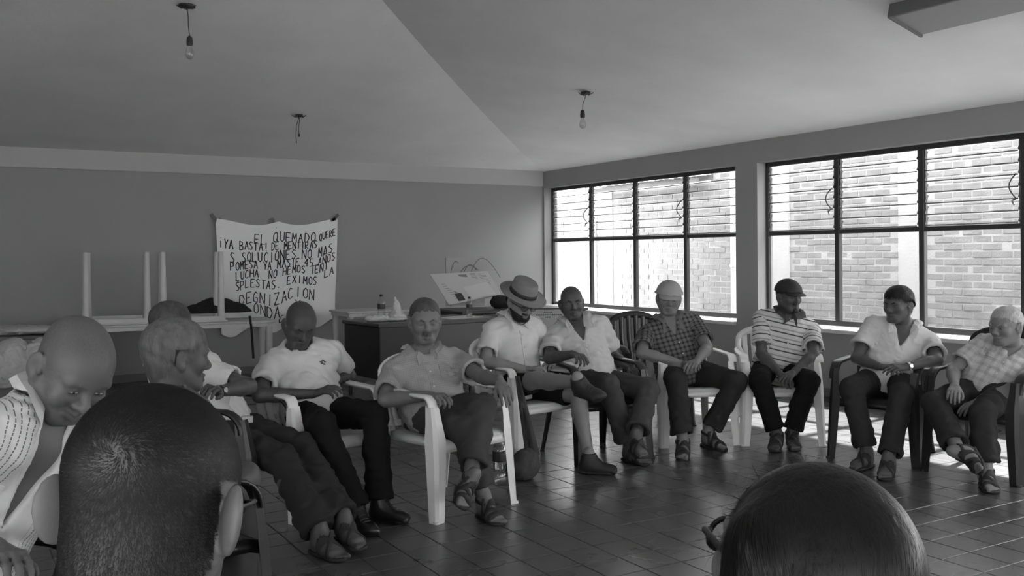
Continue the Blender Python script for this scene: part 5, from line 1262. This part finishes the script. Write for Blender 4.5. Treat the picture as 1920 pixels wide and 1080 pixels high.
for k, (px, py, zz, r, lab) in enumerate(((15, 690, .42, (.20, .2, .24), 'large crumpled pale plastic bag at the far left edge under the table top'), (70, 668, .50, (.13, .14, .15), 'small crumpled plastic bag beside the bald smiling head'))):
    c = Wz(px, py, zz)*1.0; c = Wd(px, py, depth_of(pt)-.42+.1*k); blob('plastic_bag', lab, 'bag', c, [((0, 0, 0), r), ((.05, 0, r[2]*.6), (r[0]*.6, r[1]*.6, r[2]*.5)), ((-.08, 0, -r[2]*.5), (r[0]*.7, r[1]*.7, r[2]*.6))], bagm, .014, 20+k)
st_ = Wd(40, 800, depth_of(pt)-.4)
stl = tag(MB().box((-.45, -.2, 0), (.35, .2, .30), bev=.01).build('crate', mat('crate_grey', .1, .7)), 'grey crate on the floor under the plastic bags at the far left', 'crate'); place(stl, (st_[0], st_[1], 0), A2)

# --- steel desk in front, with dark side
def desk(name, P0, w, d, h, ang, label, body, topm, sidem):
    r = empty(name, (P0[0], P0[1], 0), label, 'desk', None, ang)
    MB().box((-.02, -.02, h-.035), (w+.02, d+.02, h), bev=.008).build('desktop', topm, r)
    MB().box((0, 0, .22), (.42, d, h-.035), bev=.006).build('pedestal', sidem, r)
    MB().box((w-.42, 0, .22), (w, d, h-.035), bev=.006).build('pedestal', sidem, r)
    MB().box((.42, .0, .26), (w-.42, .02, h-.035)).build('modesty_panel', body, r)
    MB().box((.43, -.012, .24), (w-.0, -.0, h-.04), bev=.003).build('front_panel', body, r)
    for x in (.04, .38, w-.38, w-.04):
        for y in (.05, d-.05): MB().lathe([(.016, 0), (.018, .01), (.014, .22)], 10, (x, y, 0)).build('leg', mat('steel_leg', .02, .4), r)
    return r
near = C2W(-1.24, 8.85); ad = angc(36); 
dk = desk('steel_desk', near, 1.42, .75, .75, ad, 'dark steel desk with grey front panel holding bottles and bags, behind the moustached man', mat('desk_grey', .085, .55, noise=.06, nscale=3), mat('desk_top', .05, .25, noise=.1), mat('desk_dark', .018, .5))
edge = MB().box((-.022, -.024, .715), (1.44, -.02, .752)).build('top_edge', mat('desk_edge', .02, .4), dk)
def on_desk(a, b, z=.75): M_ = Matrix.Translation((near[0], near[1], 0)) @ Matrix.Rotation(ad, 4, 'Z'); return np.array((M_ @ Vector((a, b, z)))[:])
# pale table behind it and darker desk to the right
q0 = C2W(-2.05, 10.85); at_ = -.0
lt = table('utility_table', 1.35, .6, .76, 'pale long table behind the steel desk against the back wall'); 
del lt['group']
c = Wz(745, 580, .76); place(lt, (c[0], c[1]+.15, 0), 0.0)
dk2b = np.array([Wz(868, 584, .78)[0], Wz(868, 584, .78)[1], 0])
dk2 = desk('office_desk', dk2b, 1.55, .7, .78, math.radians(-4), 'second dark desk by the corner carrying the printed boards, behind the hat wearer', MATS['desk_grey'], mat('desk_black_top', .03, .4), MATS['desk_dark'])
# sign sheet fixed to the front of the second desk
sg = Wd(1027, 610, 0+depth_of(dk2b)-.45); sr = math.radians(-31)
sgn = empty('paper_sign', sg, 'pale paper sheet with three lines of print standing behind the balding man', 'sign', None, angc(4))
MB().box((-.17, -.006, -.2), (.17, .006, .17), bev=.002).build('sheet', mat('paper_grey', .34, .7, noise=.05), sgn)
lm_ = MB()
for z, a, b in ((.135, -.04, .05), (.108, -.12, .14), (.084, -.03, .03)):
    x = a
    while x < b: wd = random.uniform(.008, .02); lm_.box((x, -.0075, z-.005), (x+wd, -.0062, z+.006)); x += wd+.006
lm_.build('print', mat('print_dark', .05, .8), sgn)
MB().box((-.175, -.009, .165), (.175, .009, .178)).build('top_edge', mat('print_dark', .05, .8), sgn)
MB().box((-.16, .0, -sg[2]), (-.13, .015, -.19)).box((.13, .0, -sg[2]), (.16, .015, -.19)).box((-.16, -.1, -sg[2]), (-.13, .12, -sg[2]+.02)).box((.13, -.1, -sg[2]), (.16, .12, -sg[2]+.02)).build('stand', MATS['steel_leg'], sgn)
# --- bottles
bgl = glassmat('bottle_plastic', .88, .5)
def bottle(p, s, label, grp='water bottles', top=True):
    r = empty('water_bottle', p, label, 'bottle', grp)
    MB().lathe([(x*s, z*s) for x, z in ((.001, 0), (.030, 0), (.034, .006), (.034, .05), (.031, .055), (.034, .06), (.031, .09), (.034, .095), (.034, .15), (.030, .17), (.014, .20), (.013, .215))], 18).build('bottle_body', bgl, r)
    MB().lathe([(x*s, z*s) for x, z in ((.0345, .105), (.0348, .106), (.0348, .148), (.0345, .149))], 18).build('bottle_label', mat('label_dark', .03, .5), r)
    if top: MB().lathe([(x*s, z*s) for x, z in ((.0155, .21), (.0155, .228), (.013, .231), (.001, .231))], 14).build('bottle_cap', mat('cap_black', .01, .4), r)
    return r
bottle(on_desk(.22, .38), 1.12, 'clear water bottle with dark cap and label on the left of the steel desk')
bottle(on_desk(1.12, .18), .92, 'small clear bottle in front of the printed boards on the steel desk')
bottle(np.array([*Wz(938, 908, 0)[:2], 0.0]), 1.35, 'large clear bottle on the floor behind the leg of the moustached man\'s chair')
clear_bag = mat('clear_bag', .55, .25, noise=.15, nscale=12, bump=.4, bscale=30)
axd = np.array([[math.cos(ad), math.sin(ad), 0], [-math.sin(ad), math.cos(ad), 0], [0, 0, 1.]])
blob('plastic_bag', 'translucent plastic bag with upright handles on the steel desk beside the bottle', 'bag', on_desk(.38, .36, .78), [((0, 0, 0), (.10, .09, .05)), ((.0, 0, .08), (.04, .04, .09)), ((-.02, 0, .14), (.014, .02, .06))], clear_bag, .010, 31, .752, .007, axd)
blob('plastic_bag', 'low flattened plastic bag at the front left of the steel desk', 'bag', on_desk(.12, .30, .78), [((0, 0, -.0), (.12, .09, .045)), ((.2, -.05, -.01), (.12, .08, .025))], clear_bag, .010, 33, .752, .007, axd)
pp_ = MB().box((.0, .0, .0), (.42, .28, .004)).build('paper_sheet', mat('paper', .6, .8)); place(pp_, on_desk(.85, .1, .7505), ad+.1); tag(pp_, 'loose white sheet of paper lying on the right of the steel desk', 'paper')
# --- printed boards
def board(corners, thick, name, label, cat, m):
    c = [np.array(q) for q in corners]; n = unit(np.cross(c[1]-c[0], c[3]-c[0])); o = sum(c)/4; r = empty(name, o, label, cat)
    MB().add([*c, *[q+n*thick for q in c]], [(0, 1, 2, 3), (7, 6, 5, 4), (0, 4, 5, 1), (1, 5, 6, 2), (2, 6, 7, 3), (3, 7, 4, 0)]).build('panel', m, r, o)
    def uv(u, v, off=.002): p = (c[0]*(1-u)+c[1]*u)*(1-v)+(c[3]*(1-u)+c[2]*u)*v; return p-n*off
    return r, uv, o
dd = depth_of(on_desk(1.1, .5))+.95
cs = [Wd(806, 514, dd+.12), Wd(914, 508, dd+.28), Wd(940, 552, dd+.05), Wd(842, 572, dd-.12)]
bd_, uv, bo = board(cs, .012, 'printed_board', 'large creased printed board tilted on the desks, with diagram and columns of print', 'poster', mat('poster_paper', .52, .7, noise=.06, nscale=8, bump=.1))
g1 = MB(); g2 = MB(); g3 = MB()
def rect(mb, u0, v0, u1, v1, off=.003): mb.add([uv(u0, v0, off), uv(u1, v0, off), uv(u1, v1, off), uv(u0, v1, off)], [(0, 1, 2, 3)])
rect(g1, .46, .08, .60, .24); rect(g1, .50, .32, .70, .55)
for k in range(9): rect(g2, .66, .06+.05*k, .76, .085+.05*k)
for k in range(8): rect(g2, .80, .10+.06*k, .93, .12+.06*k)
for k in range(8): rect(g2, .08+.012*k, .35+.07*k, .16+.012*k, .37+.07*k)
for k in range(14):
    a = 2*math.pi*k/14; b = 2*math.pi*(k+1)/14; f_ = lambda t, r: uv(.30+.12*r*math.cos(t), .28+.17*r*math.sin(t), .003); g1.add([f_(a, 1), f_(b, 1), f_(b, .82), f_(a, .82)], [(0, 1, 2, 3)])
rect(g3, .20, .70, .33, .95); rect(g1, .22, .55, .34, .68)
g1.build('diagram', mat('print_mid', .22, .8), bd_, bo); g2.build('print_lines', mat('print_grey', .3, .8), bd_, bo); g3.build('photo_print', mat('print_dark', .05, .8), bd_, bo)
fl_ = MB().add([uv(.42, .55, .012), uv(.86, .50, .03), uv(.90, .98, .02), uv(.44, .98, .012)], [(0, 1, 2, 3)]).add([uv(.42, .55, .006), uv(.86, .50, .006), uv(.90, .98, .006), uv(.44, .98, .006)], [(3, 2, 1, 0)]); fl_.build('blank_flap', mat('paper', .6, .8), bd_, bo)
cs = [Wd(836, 484, dd+.45), Wd(908, 481, dd+.52), Wd(909, 530, dd+.52), Wd(838, 535, dd+.45)]
for k_ in (0, 1): cs[3-k_] = np.array([cs[k_][0], cs[k_][1], .78])
board(cs, .10, 'cardboard_box', 'pale upright box behind the printed board against the back wall', 'box', mat('box_pale', .40, .8, noise=.05))
wires = MB()
for k, (x0, x1, y0, hgt) in enumerate(((845, 868, 512, 22), (862, 905, 514, 16), (880, 938, 520, 36), (868, 900, 518, 22))):
    wires.tube([Wd(x0+(x1-x0)*t, y0-hgt*math.sin(math.pi*t**.8), dd+.35+.2*t) for t in np.linspace(0, 1, 10)], .0035, 5)
wires.tube([Wd(845, 512, dd+.35), np.array([*Wd(845, 512, dd+.35)[:2], .782])], .0035, 5)
wr2 = wires.build('cable', mat('cable_grey', .08, .5)); tag(wr2, 'loops of thin cable rising behind the printed board', 'cable')
bg_c = Wd(938, 566, 10.8); blob('dark_bag', 'small black cloth bag on the desk beside the printed board, behind the hat', 'bag', bg_c, [((0, 0, 0), (.13, .1, .085)), ((.08, 0, -.03), (.1, .1, .06))], MATS['jacket_black'], .010, 41, .782, .009, axd)
# --- shoulder bag on the floor under the hat wearer's chair, with long straps
bc = Wz(978, 905, 0)
sb = empty('shoulder_bag', (bc[0], bc[1], 0), 'slouching brown cloth shoulder bag on the floor, its strap hanging from the hat wearer\'s chair', 'bag')
bm_ = mat('bag_canvas', .055, .9, noise=.3, nscale=10, bump=.4, bscale=40); ec = C2W(1, 0, 0); ed = C2W(0, 1, 0)
f = Fd(); ax = np.array([ec, ed, [0, 0, 1.]]); b0 = np.array([bc[0], bc[1], 0])+ed*.1
f.add([el(b0+np.array([0, 0, .06]), ax, (.11, .09, .075)), el(b0+ec*.03+np.array([0, 0, .12]), ax, (.085, .06, .07))], .04, 0); f.disp(wrinkle(.012, .8, 5)); f.cut(lambda P: (.002-P[:, 2]).astype(np.float32)); v2, q2 = f.mesh(.008); rawmesh('bag_body', v2, q2, bm_, sb, True, sb.location)
top_ = Wd(968, 705, depth_of(b0)+.05)
for a, b in ((.0, .00), (.012, .03)):
    p0_ = top_+ec*a; p3_ = b0+ec*(.055+b)+np.array([0, 0, .15]); MB().loft([[c_+ec*s1*w1+ed*s2*.004 for s1, s2 in ((-1, -1), (1, -1), (1, 1), (-1, 1))] for c_, w1 in ((p0_, .008), (p0_*.6+p3_*.4+ec*.0, .018), (p0_*.2+p3_*.8, .026), (p3_, .03))]).build('strap', bm_, sb, sb.location)
# --- spare black chair behind the plaid shirt
chair('black', 1.10, 7.78, 16, 'empty black plastic armchair standing behind the man in the plaid shirt')
# --- things worn or held
def world_wrist(P, k): i = P['_']; return i['J']['w'+k], unit(i['J']['w'+k]-i['J']['e'+k])
def watch(P, k, m, off=-.02, r=.031):
    w, d = world_wrist(P, k); c = w+d*off; a = unit(np.cross(d, [0, 0, 1.])); b = np.cross(a, d)
    if b[2] < 0: b = -b
    i = P['_']; mb = MB(); ring = lambda rr, s: [c+d*s+rr*(math.cos(t)*a+math.sin(t)*b) for t in np.arange(20)*2*math.pi/20]
    mb.loft([ring(r*.96, -.009), ring(r, -.008), ring(r, .008), ring(r*.96, .009)], closed=True, cap=False); o = mb.build('watch_strap', m, i['root'], i['base'])
    cam_d = unit(np.array([0, 0, H])-c); q = unit(cam_d-d*np.dot(cam_d, d)); s_ = np.cross(d, q); mb = MB()
    mb.loft([[c+q*(r+h_)+rr*(math.cos(t)*d+math.sin(t)*s_) for t in np.arange(16)*2*math.pi/16] for rr, h_ in ((.014, -.006), (.016, .0), (.015, .005), (.012, .006))]); mb.build('watch_face', mat('watch_steel', .5, .25, metal=.8), i['root'], i['base'])
watch(P10, 'L', mat('watch_pale', .5, .35), -.012, .029); watch(P3, 'R', mat('watch_dark', .05, .4), -.01)
i6 = P6['_']; hb = (i6['J']['wR']+i6['hands']['R'][1]*.09+i6['J']['wL'])/2
bkc = Wd(1062, 690, depth_of(i6['J']['wL'])-.05); bx = unit(C2W(1, -.3, -.10)); by = unit(np.cross([0, 0, 1.], bx)+np.array([0, 0, .25])); bz = np.cross(bx, by)
M_ = quadxf(bkc, bx, unit(np.cross(bz, bx)), bz); bk = empty('open_book', bkc, 'small dark-covered book open on the lap of the hat wearer', 'book')
Mr = M_.copy(); Mr.translation = (0, 0, 0)
MB().box((-.10, -.075, -.012), (.075, .075, -.006), M=Mr, bev=.001).build('cover', mat('book_cover', .02, .5), bk)
MB().box((-.095, -.07, -.006), (.07, .07, .008), M=Mr, bev=.002).build('pages', mat('paper', .6, .8), bk)
i3 = P3['_']; bp = Wd(464, 786, depth_of(i3['pel'])-.10); MB().box((-.028, -.006, -.018), (.028, .006, .018), M=quadxf(bp-i3['base'], C2W(1, 0, 0), C2W(0, 1, 0), (0, 0, 1)), bev=.003).build('belt_buckle', mat('buckle', .3, .35, metal=.6), i3['root'])
